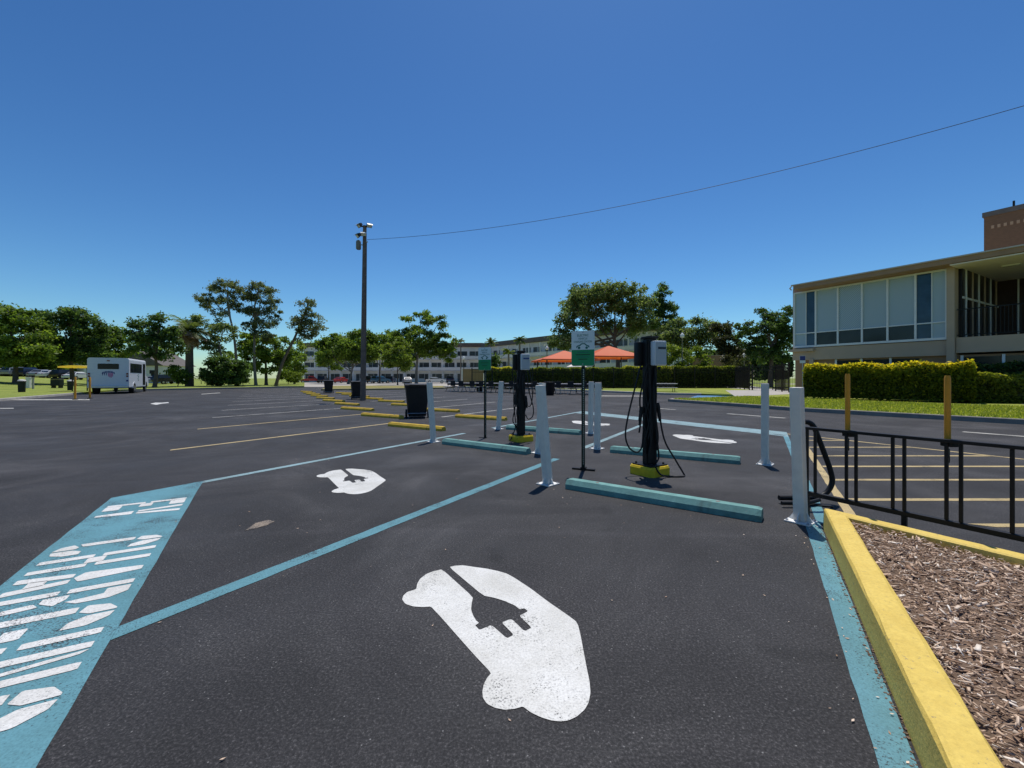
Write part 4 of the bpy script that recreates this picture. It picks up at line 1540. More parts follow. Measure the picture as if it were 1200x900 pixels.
# shrubs under the grove
for nm, lab, px, Y, lobes, mt in (
        ('shrub', 'dark glossy shrub mass right of the palm trunk', 258, 55, [(250, 438, 17, 13), (272, 436, 15, 14), (262, 426, 16, 8)], 'leaf_dark'),
        ('shrub', 'dark shrub between the tree trunks left of the leaning tree', 285, 57, [(285, 438, 10, 12), (278, 444, 8, 7)], 'leaf_dark'),
        ('shrub', 'bright green shrub left of the palm trunk', 208, 54, [(205, 436, 9, 11), (212, 444, 7, 7)], 'leaf_oak'),
        ('shrub', 'low bright shrub behind the leaning trunk', 338, 74, [(338, 441, 9, 6), (348, 442, 7, 5)], 'leaf_lime')):
    T(nm, lab, px, Y, [(px, 446), (px, 440)], lobes, mt, 'stem_dark', r0=.06, leaf=.24, per=60, dens=1.2, clump=.5, cat='shrub', group='shrubs under the left grove', limbs=3)
# middle
T('broad_tree', 'wide spreading tree behind the wooden light pole', 408, 88, [(412, 436), (414, 425)], [(392, 402, 20, 10), (412, 406, 22, 12), (428, 400, 16, 14), (400, 414, 20, 7), (378, 406, 9, 6), (420, 392, 14, 5), (388, 414, 12, 7), (416, 418, 14, 6), (432, 414, 10, 10)], 'leaf_oak', 'bark_pale', r0=.30, leaf=.40, per=52, clump=.9, group='trees before the far apartments', zb=.01)
T('broad_tree', 'small lime green round tree standing on the island right of the light pole', 466, 74, [(466, 436), (466, 425)], [(464, 412, 17, 13), (472, 424, 14, 10), (458, 424, 12, 9), (466, 402, 9, 6)], 'leaf_lime', r0=.13, leaf=.30, per=52, clump=.65, group='trees before the far apartments', zb=.1)
T('broad_tree', 'tall open-topped tree with bare upper limbs before the far apartments', 488, 92, [(488, 435), (490, 410), (492, 385)], [(470, 397, 16, 10), (492, 398, 20, 14), (515, 398, 10, 9), (527, 402, 8, 12), (503, 376, 12, 4), (478, 374, 8, 3), (494, 368, 8, 3), (520, 383, 5, 5), (482, 385, 8, 4), (505, 410, 12, 8), (516, 375, 5, 4), (486, 412, 14, 10), (520, 412, 10, 8), (470, 420, 10, 8), (527, 416, 7, 8)], 'leaf_oak', 'bark_pale', r0=.36, leaf=.38, per=44, dens=1.15, clump=.8, group='trees before the far apartments', zb=.01, limbs=12)
T('broad_tree', 'small round tree close to the left end of the far apartments', 385, 96, [(385, 436), (385, 424)], [(385, 416, 11, 10), (392, 426, 9, 8), (378, 424, 8, 8)], 'leaf_oak', r0=.18, leaf=.38, per=50, clump=.8, group='trees before the far apartments', zb=.01)
T('broad_tree', 'dark tree filling the gap between the light pole and the open-topped tree', 445, 98, [(445, 436), (445, 424)], [(444, 404, 14, 12), (452, 396, 10, 9), (436, 408, 10, 12)], 'leaf_oak', r0=.25, leaf=.42, per=50, clump=.9, group='trees before the far apartments', zb=.01)
palm('thin tall palm nearest the open-topped tree, before the far apartments', 540, 100, 399, 6, .13, nf=16, group='palms before the far apartments', leafw=.16, zb=LZ)
palm('palm with drooping fronds behind the farther green sign', 575, 96, 402, 9, .16, nf=18, group='palms before the far apartments', leafw=.16, zb=LZ)
palm('palm against the roof edge of the far apartments, above the farther charger', 609, 86, 399, 9, .18, nf=18, group='palms before the far apartments', leafw=.15, zb=LZ)
palm('bright lime palm low beside the farther charger', 596, 66, 414, 10, .14, nf=20, group='palms before the far apartments', leafw=.14, zb=LZ, mat='leaf_lime')
T('shrub', 'dark bushy shrub behind the brown wooden wall', 581, 68, [(581, 440), (581, 430)], [(581, 426, 9, 9), (574, 432, 7, 6)], 'leaf_dark', 'stem_dark', r0=.08, leaf=.3, per=50, clump=.55, cat='shrub', zb=LZ)
# right
T('live_oak', 'large spreading grey-green oak behind the orange shades', 723, 66, [(724, 420), (720, 400), (722, 385)], [(672, 366, 20, 18), (700, 352, 26, 18), (735, 350, 26, 18), (690, 345, 22, 12), (720, 340, 24, 9), (752, 366, 20, 20), (662, 380, 11, 12), (700, 376, 18, 12), (740, 380, 18, 12), (668, 400, 20, 10), (648, 396, 8, 8)], 'leaf_grey', 'bark', r0=.42, leaf=.32, per=46, clump=.75, dens=1.0, droop=.35, group='trees on the right', zb=LZ, limbs=10)
T('pointed_conifer', 'dark pointed conifer rising above the right half of the big oak', 777, 74, [(777, 400), (777, 350)], [(777, 332, 3.5, 8), (777, 345, 9, 9), (772, 360, 15, 10), (784, 364, 12, 12), (776, 378, 16, 10)], 'leaf_dark', 'bark', r0=.26, leaf=.30, per=50, clump=.7, droop=.3, group='trees on the right', zb=LZ)
T('pointed_conifer', 'dark pointed conifer top at the left of the big oak', 673, 76, [(673, 400), (673, 350)], [(672, 336, 4, 7), (674, 346, 9, 8), (671, 360, 11, 12)], 'leaf_dark', 'bark', r0=.26, leaf=.30, per=50, clump=.7, droop=.3, group='trees on the right', zb=LZ)
T('broad_tree', 'feathery mid green tree right of the big oak', 806, 62, [(806, 430), (805, 405)], [(798, 388, 18, 16), (818, 384, 16, 14), (832, 392, 14, 16), (806, 404, 18, 12), (780, 394, 14, 16)], 'leaf_grey', 'bark', r0=.26, leaf=.30, per=48, clump=.7, droop=.4, group='trees on the right', zb=LZ)
T('broad_tree', 'dark reddish tree between the feathery tree and the building', 850, 58, [(850, 430), (850, 410)], [(842, 394, 12, 16), (858, 402, 14, 18), (866, 420, 13, 14), (850, 416, 14, 14), (846, 382, 8, 6)], 'leaf_red', 'stem_dark', r0=.24, leaf=.26, per=56, clump=.6, group='trees on the right', zb=LZ)
T('live_oak', 'dark broad tree with sky gaps beside the left corner of the tan building', 902, 52, [(903, 430), (904, 410), (902, 392)], [(895, 380, 16, 12), (915, 376, 16, 12), (882, 394, 14, 14), (905, 398, 20, 14), (926, 390, 14, 18), (900, 366, 12, 4), (920, 365, 10, 4), (890, 414, 16, 10), (918, 414, 16, 12), (872, 386, 9, 9)], 'leaf_dark', 'bark', r0=.3, leaf=.24, per=44, dens=.75, clump=.5, group='trees on the right', zb=LZ, limbs=12)
for nm, lab, px, Y, lobes, mt in (
        ('shrub', 'lime green leggy shrub behind the hedge, right of the nearer charger', 790, 50, [(786, 412, 10, 12), (799, 420, 12, 12), (777, 424, 8, 10)], 'leaf_lime'),
        ('shrub', 'lime green shrub to the right of the pale lamp post', 815, 51, [(814, 414, 10, 11), (822, 424, 9, 8)], 'leaf_lime'),
        ('shrub', 'dark rounded shrub before the tan wall at the fence gate', 862, 49, [(860, 428, 14, 12), (870, 440, 12, 12)], 'leaf_red')):
    T(nm, lab, px, Y, [(px, 444), (px, 430)], lobes, mt, 'stem_dark', r0=.06, leaf=.22, per=46, dens=.9, clump=.5, cat='shrub', group='shrubs behind the long hedge', zb=LZ, limbs=4)


# ------------------------------------------------------------------ clipped hedges
def hedge(name, label, p0, p1, depth, h, mat, z0=LZ, leaf=.07, n=9000, ytop=.8, base_gap=.0, group=None, rough=.12, tmid=.3, dens2=1):
    """p0, p1: front edge on plan (left, right); depth away from the camera"""
    p0, p1 = Vector((p0[0], p0[1], 0)), Vector((p1[0], p1[1], 0))
    L = (p1 - p0).length
    ang = math.atan2((p1 - p0).y, (p1 - p0).x)
    root = empty(name, (p0.x, p0.y, z0), ang, label, 'hedge', group)
    q = .16
    core = MB()
    nx = max(6, int(L / .35))
    core.box((L / 2, depth / 2, base_gap + (h - base_gap) / 2 - .02), (L - 2 * q, depth - 2 * q, h - base_gap - 2 * q), None, .12)
    core.build('dark_core', 'stem_dark', root)  # solid dark box added inside the leaves so no gaps show through
    # leaves over front, back, top and ends
    A_f, A_t, A_e = L * (h - base_gap), L * depth, depth * (h - base_gap)
    tot = 2 * A_f + A_t + 2 * A_e
    pos = []
    for kind, ar in (('f', A_f * 1.5), ('b', A_f * .5), ('t', A_t), ('l', A_e), ('r', A_e)):
        m = int(n * ar / tot)
        a, b = RNG.uniform(0, 1, m), RNG.uniform(0, 1, m)
        inn = np.abs(RNG.normal(0, .09, m))
        if kind in 'fb':
            y = inn if kind == 'f' else depth - inn
            p = np.stack([a * L, y, base_gap + b * (h - base_gap)], 1)
        elif kind == 't':
            p = np.stack([a * L, b * depth, h - inn], 1)
        else:
            x = inn if kind == 'l' else L - inn
            p = np.stack([x, a * depth, base_gap + b * (h - base_gap)], 1)
        pos.append(p)
    p = np.concatenate(pos)
    # soft corners and an uneven surface
    zt = p[:, 2] / h
    und = rough * (np.sin(p[:, 0] * 2.1 + 1) * .5 + np.sin(p[:, 0] * 5.3 + p[:, 2] * 3.1) * .3 + np.sin(p[:, 2] * 6 + p[:, 0] * 1.7) * .3)
    cy = depth / 2
    rnd = np.clip((zt - .86) / .14, 0, 1) ** 2
    p[:, 1] = cy + (p[:, 1] - cy) * (1 - .16 * rnd) + np.where(p[:, 1] < cy, -und, und)
    cx = L / 2
    p[:, 0] = cx + (p[:, 0] - cx) * (1 - .03 * rnd)
    p[:, 2] += rough * .5 * np.sin(p[:, 0] * 3.3) * zt + RNG.normal(0, .02, len(p)) + np.where(RNG.uniform(0, 1, len(p)) < .03, RNG.uniform(0, .12, len(p)), 0) * (zt > .93)
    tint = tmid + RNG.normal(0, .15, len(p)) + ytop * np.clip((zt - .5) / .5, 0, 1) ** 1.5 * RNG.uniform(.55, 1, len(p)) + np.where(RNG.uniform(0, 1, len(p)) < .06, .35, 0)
    V = leaf_quads(p, leaf, .35, 1.6)
    quads_object('foliage', mat, V, tint, root)
    return root


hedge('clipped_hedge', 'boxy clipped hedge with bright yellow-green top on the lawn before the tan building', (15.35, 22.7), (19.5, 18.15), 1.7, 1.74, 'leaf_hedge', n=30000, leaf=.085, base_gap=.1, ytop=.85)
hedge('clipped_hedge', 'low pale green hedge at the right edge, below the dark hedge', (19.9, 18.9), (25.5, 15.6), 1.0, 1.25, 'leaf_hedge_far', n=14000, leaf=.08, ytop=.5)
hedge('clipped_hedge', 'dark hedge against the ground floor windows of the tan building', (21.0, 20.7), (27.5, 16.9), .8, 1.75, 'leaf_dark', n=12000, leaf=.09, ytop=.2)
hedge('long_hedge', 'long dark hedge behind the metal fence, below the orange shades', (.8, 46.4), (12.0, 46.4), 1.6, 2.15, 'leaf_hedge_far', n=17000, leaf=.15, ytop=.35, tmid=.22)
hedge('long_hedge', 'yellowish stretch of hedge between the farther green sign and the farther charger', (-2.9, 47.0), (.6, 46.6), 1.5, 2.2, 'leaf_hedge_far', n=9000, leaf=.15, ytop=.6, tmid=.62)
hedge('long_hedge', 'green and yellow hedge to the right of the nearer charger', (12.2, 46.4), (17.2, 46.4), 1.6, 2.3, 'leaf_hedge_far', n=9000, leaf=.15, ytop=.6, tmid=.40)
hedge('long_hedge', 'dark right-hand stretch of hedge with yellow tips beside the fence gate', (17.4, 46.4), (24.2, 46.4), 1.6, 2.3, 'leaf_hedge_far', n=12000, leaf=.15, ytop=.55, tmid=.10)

# short grass on the near lawn
N = 26000
f0, f1 = np.array([9.0, 16.5]), np.array([24.0, 8.0])
t = RNG.uniform(0, 1, N); d = RNG.uniform(.15, 7.5, N) ** 1.0
base_line = np.array([[p.x, p.y] for p in rk])
seg = np.cumsum(np.r_[0, np.linalg.norm(np.diff(base_line, axis=0), axis=1)])
sx = np.interp(t * seg[-1] * .92, seg, base_line[:, 0]); sy = np.interp(t * seg[-1] * .92, seg, base_line[:, 1])
gx = sx + .866 * (d + .1); gy = sy + .5 * (d + .1)
hh = RNG.uniform(.03, .085, N); ww = RNG.uniform(.012, .03, N); az = RNG.uniform(0, 6.283, N)
bx, by = np.cos(az) * ww, np.sin(az) * ww
lx, ly = RNG.normal(0, .03, N), RNG.normal(0, .03, N)
V = np.zeros((N, 4, 3))
V[:, 0] = np.stack([gx - bx, gy - by, np.full(N, LZ - .005)], 1)
V[:, 1] = np.stack([gx + bx, gy + by, np.full(N, LZ - .005)], 1)
V[:, 2] = np.stack([gx + bx * .2 + lx, gy + by * .2 + ly, LZ + hh], 1)
V[:, 3] = np.stack([gx - bx * .2 + lx, gy - by * .2 + ly, LZ + hh], 1)
keep = ~((gx > 14.0) & (gy > 24))
tag(quads_object('grass', 'grass_blade', V[keep], RNG.beta(2, 2, N)[keep]), kind='stuff')


# ------------------------------------------------------------------ the wooded edge far round the place
def woods(name, line, n, hmin, hmax, depth, mat):
    line = np.array(line, float)
    seg = np.cumsum(np.r_[0, np.linalg.norm(np.diff(line, axis=0), axis=1)])
    m = int(seg[-1] / 3.2)
    cs = np.sort(RNG.uniform(0, seg[-1], m))
    cx = np.interp(cs, seg, line[:, 0]) + RNG.normal(0, depth / 2, m)
    cy = np.interp(cs, seg, line[:, 1]) + RNG.normal(0, depth / 2, m)
    ch = RNG.uniform(hmin, hmax, m)
    i = RNG.integers(0, m, n)
    d = sphere_pts(n) * (RNG.uniform(.6, 1, n) ** .5)[:, None]
    rr = ch[i] * .42
    p = np.stack([cx[i] + d[:, 0] * rr, cy[i] + d[:, 1] * rr, ch[i] * .52 + d[:, 2] * ch[i] * .47], 1)
    p += np.sin(p * 1.9) * .35
    p[:, 2] = np.maximum(p[:, 2], .3)
    t = RNG.uniform(.1, .6, m)[i] + RNG.normal(0, .15, n)
    return tag(quads_object(name, mat, leaf_quads(p, .75, .4, 1.6), t), kind='stuff')


woods('woods', [(-78, -45), (-92, 30), (-100, 95), (-62, 128)], 26000, 7, 11, 6, 'leaf_oak')
woods('woods', [(30, 118), (62, 96), (80, 60), (84, 20)], 20000, 6, 9.5, 6, 'leaf_dark')

# ================================================================== the tan building on the right
DB = 30.0
bld = empty('office_building', PA(DB, 11.5), math.radians(120), 'two-storey tan building with a tall glazed upper floor and deep porch', 'building')
# local frame: x runs along the front away from the camera (t), y points from the front towards the camera side (-NA)
BT = 11.5


def bl(t, out, z):
    """front coordinates: t along the aisle direction, out = metres in front of the facade"""
    return Vector((t - BT, out, z))


def bbox(mb, t0, t1, o0, o1, z0, z1, bev=0):
    return mb.box(((t0 + t1) / 2 - BT, (o0 + o1) / 2, (z0 + z1) / 2), (abs(t1 - t0), abs(o1 - o0), abs(z1 - z0)), None, bev)


def tpx(px, out=0.0):
    """t where a photo column meets the plane 'out' metres before the front"""
    k = (px - 600) / F
    da = DB - out
    Y = da / (k * .866 + .5)
    return -.5 * k * Y + .866 * Y


ZS, ZT = 3.22, 6.70          # sill and head of the upper windows
TL, TR = tpx(931), tpx(1109.5)
TP = tpx(1120.5)
TE = -8.0                    # right end, out of the picture
# walls
w = MB()
bbox(w, TR - .02, TL + .12, -8, -.02, 2.35, ZS - .10)
bbox(w, TL, TL + .12, -8, -.05, ZS - .1, ZT + .3)
bbox(w, TE, TP, -8, .02, 2.45, ZS + .0)
w.build('wall', 'wall_tan', bld)
w = MB()
bbox(w, TP + .02, TR - .03, -.4, .16, 0, 7.0)
w.build('pier', 'wall_tan', bld)
w = MB()
bbox(w, TE, TL + .08, -8, -.25, -.1, 2.36)
w.build('ground_floor_wall', 'wall_brown', bld)
w = MB()
bbox(w, TR + .05, TL + .1, -7.9, -1.2, ZS - .05, 6.9)
w.build('room', 'glass', bld)
# upper window band
cols = [931, 956, 982, 1010.3, 1040.2, 1073, 1109.3]
ts = [tpx(c) for c in cols]
fr = MB()
for t in ts:
    bbox(fr, t - .045, t + .045, -.06, .05, ZS, ZT)
bbox(fr, ts[-1] - .035, ts[0] + .035, -.065, .045, ZT - .04, ZT + .05)
bbox(fr, ts[-1] - .035, ts[0] + .035, -.065, .055, ZS - .07, ZS + .05)
bbox(fr, ts[-1] - .03, ts[0] + .03, -.055, .035, 4.03, 4.09)
wf = fr.build('window_frame', 'alu', bld)
for i in range(6):
    ta, tb_ = ts[i + 1] + .036, ts[i] - .036
    up = MB(); lo = MB()
    if i in (0, 5):
        s = tb_ - (tb_ - ta) * (.56 if i == 0 else .42)
        a = (s, tb_) if i == 0 else (ta, ta + (tb_ - ta) * .46)
        b_ = (ta, s) if i == 0 else (ta + (tb_ - ta) * .46, tb_)
        for (u0, u1), mt in ((a, 'blind'), (b_, 'glass_blue')):
            m = MB()
            bbox(m, u0 + .004, u1 - .004, -.045, -.025, 4.092, ZT - .042)
            m.build('pane', mt, wf)
            m = MB()
            bbox(m, u0 + .004, u1 - .004, -.045, -.025, ZS + .052, 4.028)
            m.build('pane', mt, wf)
        m = MB()
        e = a[0] if i == 0 else a[1]
        bbox(m, e - .02, e + .02, -.05, .02, ZS + .05, ZT - .04)
        m.build('mullion', 'alu', wf)
    else:
        bbox(up, ta, tb_, -.045, -.025, 4.092 + (.0 if i != 1 else .0), ZT - .042)
        up.build('pane', 'blind_b' if i == 2 else 'blind', wf)
        bbox(lo, ta, tb_, -.045, -.025, ZS + .052, 4.028)
        lo.build('pane', 'glass', wf)
# roof: sloping slightly, deep overhang, pale edge over a brown fascia
ro = MB()
bbox(ro, TE, tpx(926.8, 1.05), -9, 1.05, 7.03, 7.09)
ro.build('roof', 'roof_edge', bld)
ro = MB()
bbox(ro, TE, tpx(929.5, .98), -9, .98, 6.78, 7.028)
ro.build('fascia', 'fascia', bld)
ro = MB()
bbox(ro, TP + .3, TL + .1, -.3, .02, ZT + .052, 6.778)
ro.build('frieze', 'fascia', bld)
gu = MB()
TG = tpx(926.8, 1.05)
gu.tube([bl(TG - .05, 1.06, 7.0), bl(TG + .06, 1.06, 6.88), bl(TG - .02, 1.0, 6.76)], .04, 8)
gu.build('downspout', 'roof_edge', bld)
# porch
pc = MB()
bbox(pc, TE, TP, -6.3, .9, 6.70, 6.755)
pc.build('porch_ceiling', 'soffit', bld)
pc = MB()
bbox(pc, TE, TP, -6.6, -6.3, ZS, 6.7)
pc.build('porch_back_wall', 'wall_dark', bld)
pc = MB()
bbox(pc, TP - .12, TP + .02, -6.3, -.4, ZS, 6.70)
sw = pc.build('porch_side_glazing', 'glass_porch', bld)
for k, o in enumerate((-.9, -1.9, -2.9, -3.9, -4.9, -5.9)):
    m = MB()
    bbox(m, TP - .17, TP - .12, o - .035, o + .035, ZS, 6.7)
    m.build('mullion', 'wall_tan' if k % 2 else 'alu', sw)
m = MB()
bbox(m, TP - .16, TP - .121, -6.3, -.4, 5.2, 5.3)
m.build('transom', 'alu', sw)
for k in range(9):
    t = TP - .9 - k * 1.15
    m = MB()
    bbox(m, t - .03, t + .03, -6.3, -6.24, ZS, 5.6 if k % 2 else 6.7)
    m.build('mullion', 'alu', bld)
m = MB()
bbox(m, tpx(1186, -1.5) - .3, tpx(1186, -1.5) + .3, -1.6, -1.3, 6.64, 6.699)
m.build('porch_light', 'lamp_lens', bld)
rl = MB()
bbox(rl, TE, TP - .02, -.05, -.01, ZS + 1.36, ZS + 1.41)
bbox(rl, TE, TP - .02, -.045, -.015, ZS + .10, ZS + .14)
for k in range(100):
    t = TP - .12 - k * .125
    if t < TE:
        break
    bbox(rl, t - .011, t + .011, -.04, -.02, ZS + .14, ZS + 1.36)
rl.build('porch_railing', 'fence_black', bld)
# ground floor windows
for i, (a, b_) in enumerate(((tpx(1008), tpx(1040)), (tpx(1042), tpx(1075)), (tpx(1126), tpx(1171)), (tpx(1175), tpx(1215)), (tpx(978), tpx(1005)))):
    m = MB()
    bbox(m, b_, a, -.24, -.20, .9, 2.25)
    wfr = m.build('window', 'glass', bld)
    m = MB()
    bbox(m, a - .05, a + .05, -.245, -.15, .85, 2.33)
    bbox(m, b_ - .05, a + .05, -.243, -.155, .82, .90)
    m.build('frame', 'alu', wfr)
for px in (951, 1113):
    m = MB()
    bbox(m, tpx(px) - .12, tpx(px) + .12, -.3, .05, 0, 2.4)
    m.build('pier', 'wall_tan', bld)
m = MB()
bbox(m, tpx(955), TL + .25, -.3, .25, 2.9, 3.05)
m.build('canopy', 'wall_tan', bld)
# brick tower on the roof
tw = MB()
oT = -6.0
t1 = tpx(1153, oT)
bbox(tw, t1 - 9, t1, oT - 7, oT, 6.9, 10.45)
tw.build('brick_tower', 'brick', bld)
tw = MB()
bbox(tw, t1 - 9.05, t1 + .06, oT - 7, oT + .06, 10.452, 10.72)
cp = tw.build('parapet_cap', 'roof_grey', bld)
tw = MB()
for k in range(30):
    t = t1 - .35 - k * .24
    bbox(tw, t - .06, t + .06, oT, oT + .02, 9.72, 9.90)
tw.build('vent_brick', 'brick_light', bld)
m = MB().tube([bl(t1 - 1.05, oT - .5, 10.7), bl(t1 - 1.05, oT - .5, 11.15)], .05, 8)
m.build('vent_pipe', 'lamp_black', bld)

# ------------------------------------------------------------------ blue disabled-parking sign by the building
p = PA(DB - .5, tpx(940.5, .5))
r = empty('parking_sign', (p.x, p.y, LZ), math.radians(-35), 'small blue parking sign on a post at the left corner of the tan building', 'sign')
MB().tube([(0, 0, 0), (0, 0, 2.5)], .025, 8).build('post', 'steel', r)
pn = MB().box((0, -.03, 2.25), (.30, .01, .46), None, .003).build('panel', 'sign_white', r)
MB().box((0, -.038, 2.33), (.28, .006, .27), None, .002).build('blue_field', 'logo_blue', pn)


# ------------------------------------------------------------------ far apartments
def apartments(label, p0, p1, h, depth, cols, mat, roof, balc=True, floors=3):
    """p0 -> p1: foot of the visible front, left to right"""
    p0, p1 = Vector((*p0, 0)), Vector((*p1, 0))
    L = (p1 - p0).length
    ang = math.atan2((p1 - p0).y, (p1 - p0).x)
    r = empty('apartment_building', (p0.x, p0.y, 0), ang, label, 'building', 'far white apartment buildings')
    MB().box((L / 2, depth / 2, h / 2 - .3), (L, depth, h - .6)).build('wall', mat, r)
    MB().box((L / 2, depth / 2 - .1, h - .3), (L + 1.2, depth + 1.4, 1.1), None, .1).build('roof', roof, r)
    fh = (h - 1.3) / floors
    win = None
    n = 0
    pitch = L / cols
    slabs = MB()
    for f in range(1, floors):
        slabs.box((L / 2, -.55, f * fh + .12), (L, 1.1, .16))
    slabs.build('walkway', 'white_wall_b', r)
    rail = MB()
    for f in range(1, floors):
        rail.box((L / 2, -1.08, f * fh + 1.05), (L, .05, .07))
        rail.box((L / 2, -1.08, f * fh + .62), (L, .03, .70))
    rail.build('walkway_railing', 'white_wall', r)
    for c in range(cols + 1):
        MB().box((min(L - .1, max(.1, c * pitch)), -1.0, h / 2 - .5), (.26, .2, h - 1.2)).build('pillar', 'white_wall', r)
    for f in range(floors):
        for c in range(cols):
            kinds = ((.30, 1.5, 1.25, 1.0), (.68, .95, 2.1, .15)) if (c + f) % 2 else ((.27, .95, 2.1, .15), (.66, 1.6, 1.25, 1.0))
            for u, ww, hh, zb in kinds:
                if n >= 92:
                    break
                x = (c + u) * pitch
                MB().box((x, -.02, f * fh + zb + hh / 2 + .1), (ww, .06, hh), None, .01).build('window', 'glass_apt', r)
                n += 1
    return r


apartments('far white three-storey apartments facing the lot, behind the light pole', (-57.5, 119), (-8.5, 119), 10.6, 12, 14, 'white_wall', 'roof_brown')
apartments('far white apartments wing receding towards the orange shades', (-7.6, 117.5), (24.5, 76), 10.4, 12, 13, 'white_wall_b', 'roof_grey')


def house(label, px, Y, w, h, roofh, rz=0):
    k = Y / F
    x = (px - 600) * k
    r = empty('house', (x, Y, gz(x, Y) - .1), rz, label, 'house', 'white houses behind the left trees')
    MB().box((0, 4, h / 2), (w, 8, h)).build('wall', 'white_wall', r)
    MB().prism([(-w / 2 - .4, h + .002), (w / 2 + .4, h + .002), (0, h + roofh)], lambda a, b, d: (a, d, b), -.4, 8.4).build('roof', 'white_wall_b' if roofh < 2.5 else 'roof_grey', r)
    for u in (-.3, 0, .3):
        wd = MB().box((u * w, -.03, h * .55), (1.0, .08, 1.3), None, .02).build('window', 'glass', r)
        MB().box((u * w, -.05, h * .55 - .72), (1.2, .12, .08)).build('sill', 'white_wall_b', wd)
    return r


house('white house glimpsed between the two big trees on the far left', 68, 92, 11, 5.2, 2.2)
house('white gabled house behind the bus and the open dark tree', 164, 84, 9, 3.4, 2.8)

# ------------------------------------------------------------------ walls, lamps, shades, tables
a = AT(541, 443, 60); b = AT(566.5, 443, 60)
r = empty('board_wall', (a.x, 60, LZ), 0, 'plain brown board wall beside the farther green sign', 'wall')
MB().box(((b.x - a.x) / 2, .1, 1.15), (b.x - a.x, .16, 2.3)).build('panel', 'wall_wood', r)
MB().box((.06, -.02, 1.2), (.2, .14, 2.4), None, .01).build('post', 'post_white', r)
MB().box(((b.x - a.x) / 2, .1, 2.34), (b.x - a.x + .1, .22, .07)).build('coping', 'wall_tan', r)
a = AT(812, 443, 55); b = AT(848.5, 443, 55)
r = empty('garden_wall', (a.x, 55, LZ), math.radians(-12), 'tan rendered wall showing above the hedge right of the pale lamp post', 'wall')
MB().box(((b.x - a.x) / 2, .1, 1.95), (b.x - a.x, .2, 3.9)).build('panel', 'wall_wood', r)
MB().box(((b.x - a.x) / 2, .1, 3.93), (b.x - a.x + .1, .3, .06)).build('coping', 'wall_tan', r)


def globe_lamp(px, py, Y, label, mat='lamp_pale'):
    p = AT(px, py, Y)
    z0 = LZ
    h = p.z - z0
    r = empty('street_lamp', (p.x, Y, z0), 0, label, 'lamp post', 'white globe lamps')
    MB().lathe((0, 0, 0), [(.16, 0), (.16, .3), (.08, .45), (.06, h * .6), (.05, h - .3), (.09, h - .25), (.09, h - .2)], 10).build('post', mat, r, smooth=True)
    MB().lathe((0, 0, h - .21), [(.09, 0), (.21, .12), (.24, .26), (.19, .42), (.10, .5), (.04, .62)], 12).build('globe', 'globe', r, smooth=True)
    return r


globe_lamp(799.5, 394, 49, 'pale lamp post with a white globe above the hedge, right of the nearer charger')
globe_lamp(641, 408.5, 62, 'dark lamp post with a white globe rising through the left orange shade', 'lamp_black')
globe_lamp(543.5, 420, 72, 'lamp post with a white globe above the brown board wall', 'lamp_black')
globe_lamp(872.3, 417, 54, 'lamp post with a small globe beside the dark fence gate')


def shade(px, apex_y, edge_y, half_px, Y, label):
    k = Y / F
    x = (px - 600) * k
    r = empty('shade_canopy', (x, Y, LZ), math.radians(8), label, 'shade canopy', 'orange shade canopies')
    hz = half_px * k
    ze = HC + (HY - edge_y) * k - LZ
    za = HC + (HY - apex_y) * k - LZ
    vs, fs = [], []
    n = 6
    top = []
    for i in range(n + 1):
        q = i / n
        rr = hz * (1 - q) + .08 * q
        z = ze + (za - ze) * (q ** 1.15)
        ring = []
        for sx, sy in ((-1, -1), (1, -1), (1, 1), (-1, 1)):
            for u in (0, .33, .66):
                nx_, ny_ = {(-1, -1): (1, -1), (1, -1): (1, 1), (1, 1): (-1, 1), (-1, 1): (-1, -1)}[(sx, sy)]
                X = sx + (nx_ - sx) * u
                Y_ = sy + (ny_ - sy) * u
                sag = 1 - .10 * (1 - q) * math.sin(math.pi * u)
                ring.append((X * rr * sag, Y_ * rr * sag, z))
        vs += ring
    m = 12
    for i in range(n):
        for k2 in range(m):
            a, b = i * m + k2, i * m + (k2 + 1) % m
            fs.append((a, b, b + m, a + m))
    fs.append(tuple(n * m + k2 for k2 in range(m)))
    o = MB().add(vs, fs).build('canopy', 'orange_fabric', r)
    vb = MB()
    for k2 in range(m):
        a, b = Vector(vs[k2]), Vector(vs[(k2 + 1) % m])
        vb.add([a, b, b - Vector((0, 0, .16)), a - Vector((0, 0, .16))], [(0, 1, 2, 3)])
    vb.build('valance', 'orange_fabric', o)
    for sx in (-1, 1):
        for sy in (-1, 1):
            MB().tube([(sx * hz * .8, sy * hz * .8, 0), (sx * hz * .8, sy * hz * .8, ze + .1)], .075, 8).build('post', 'fence_black', r)
    MB().tube([(0, 0, ze), (0, 0, za + .05)], .05, 8).build('king_post', 'fence_black', r)
    return r


shade(661, 411, 422, 33, 54, 'orange-red pyramid shade, the left one, partly behind the nearer sign')
shade(713, 405.5, 418.5, 33, 55, 'orange-red pyramid shade, the right one, beside the nearer charger')
a = AT(692, 443, 53)
r = empty('dining_umbrella', (AT(676, 443, 50).x, 50, LZ), 0, 'pale patio umbrella low under the left orange shade', 'umbrella')
MB().lathe((0, 0, 2.35), [(1.2, 0), (1.15, .06), (.1, .55), (.03, .62)], 8).build('canopy', 'soffit', r)
MB().tube([(0, 0, 0), (0, 0, 2.9)], .03, 8).build('pole', 'fence_black', r)


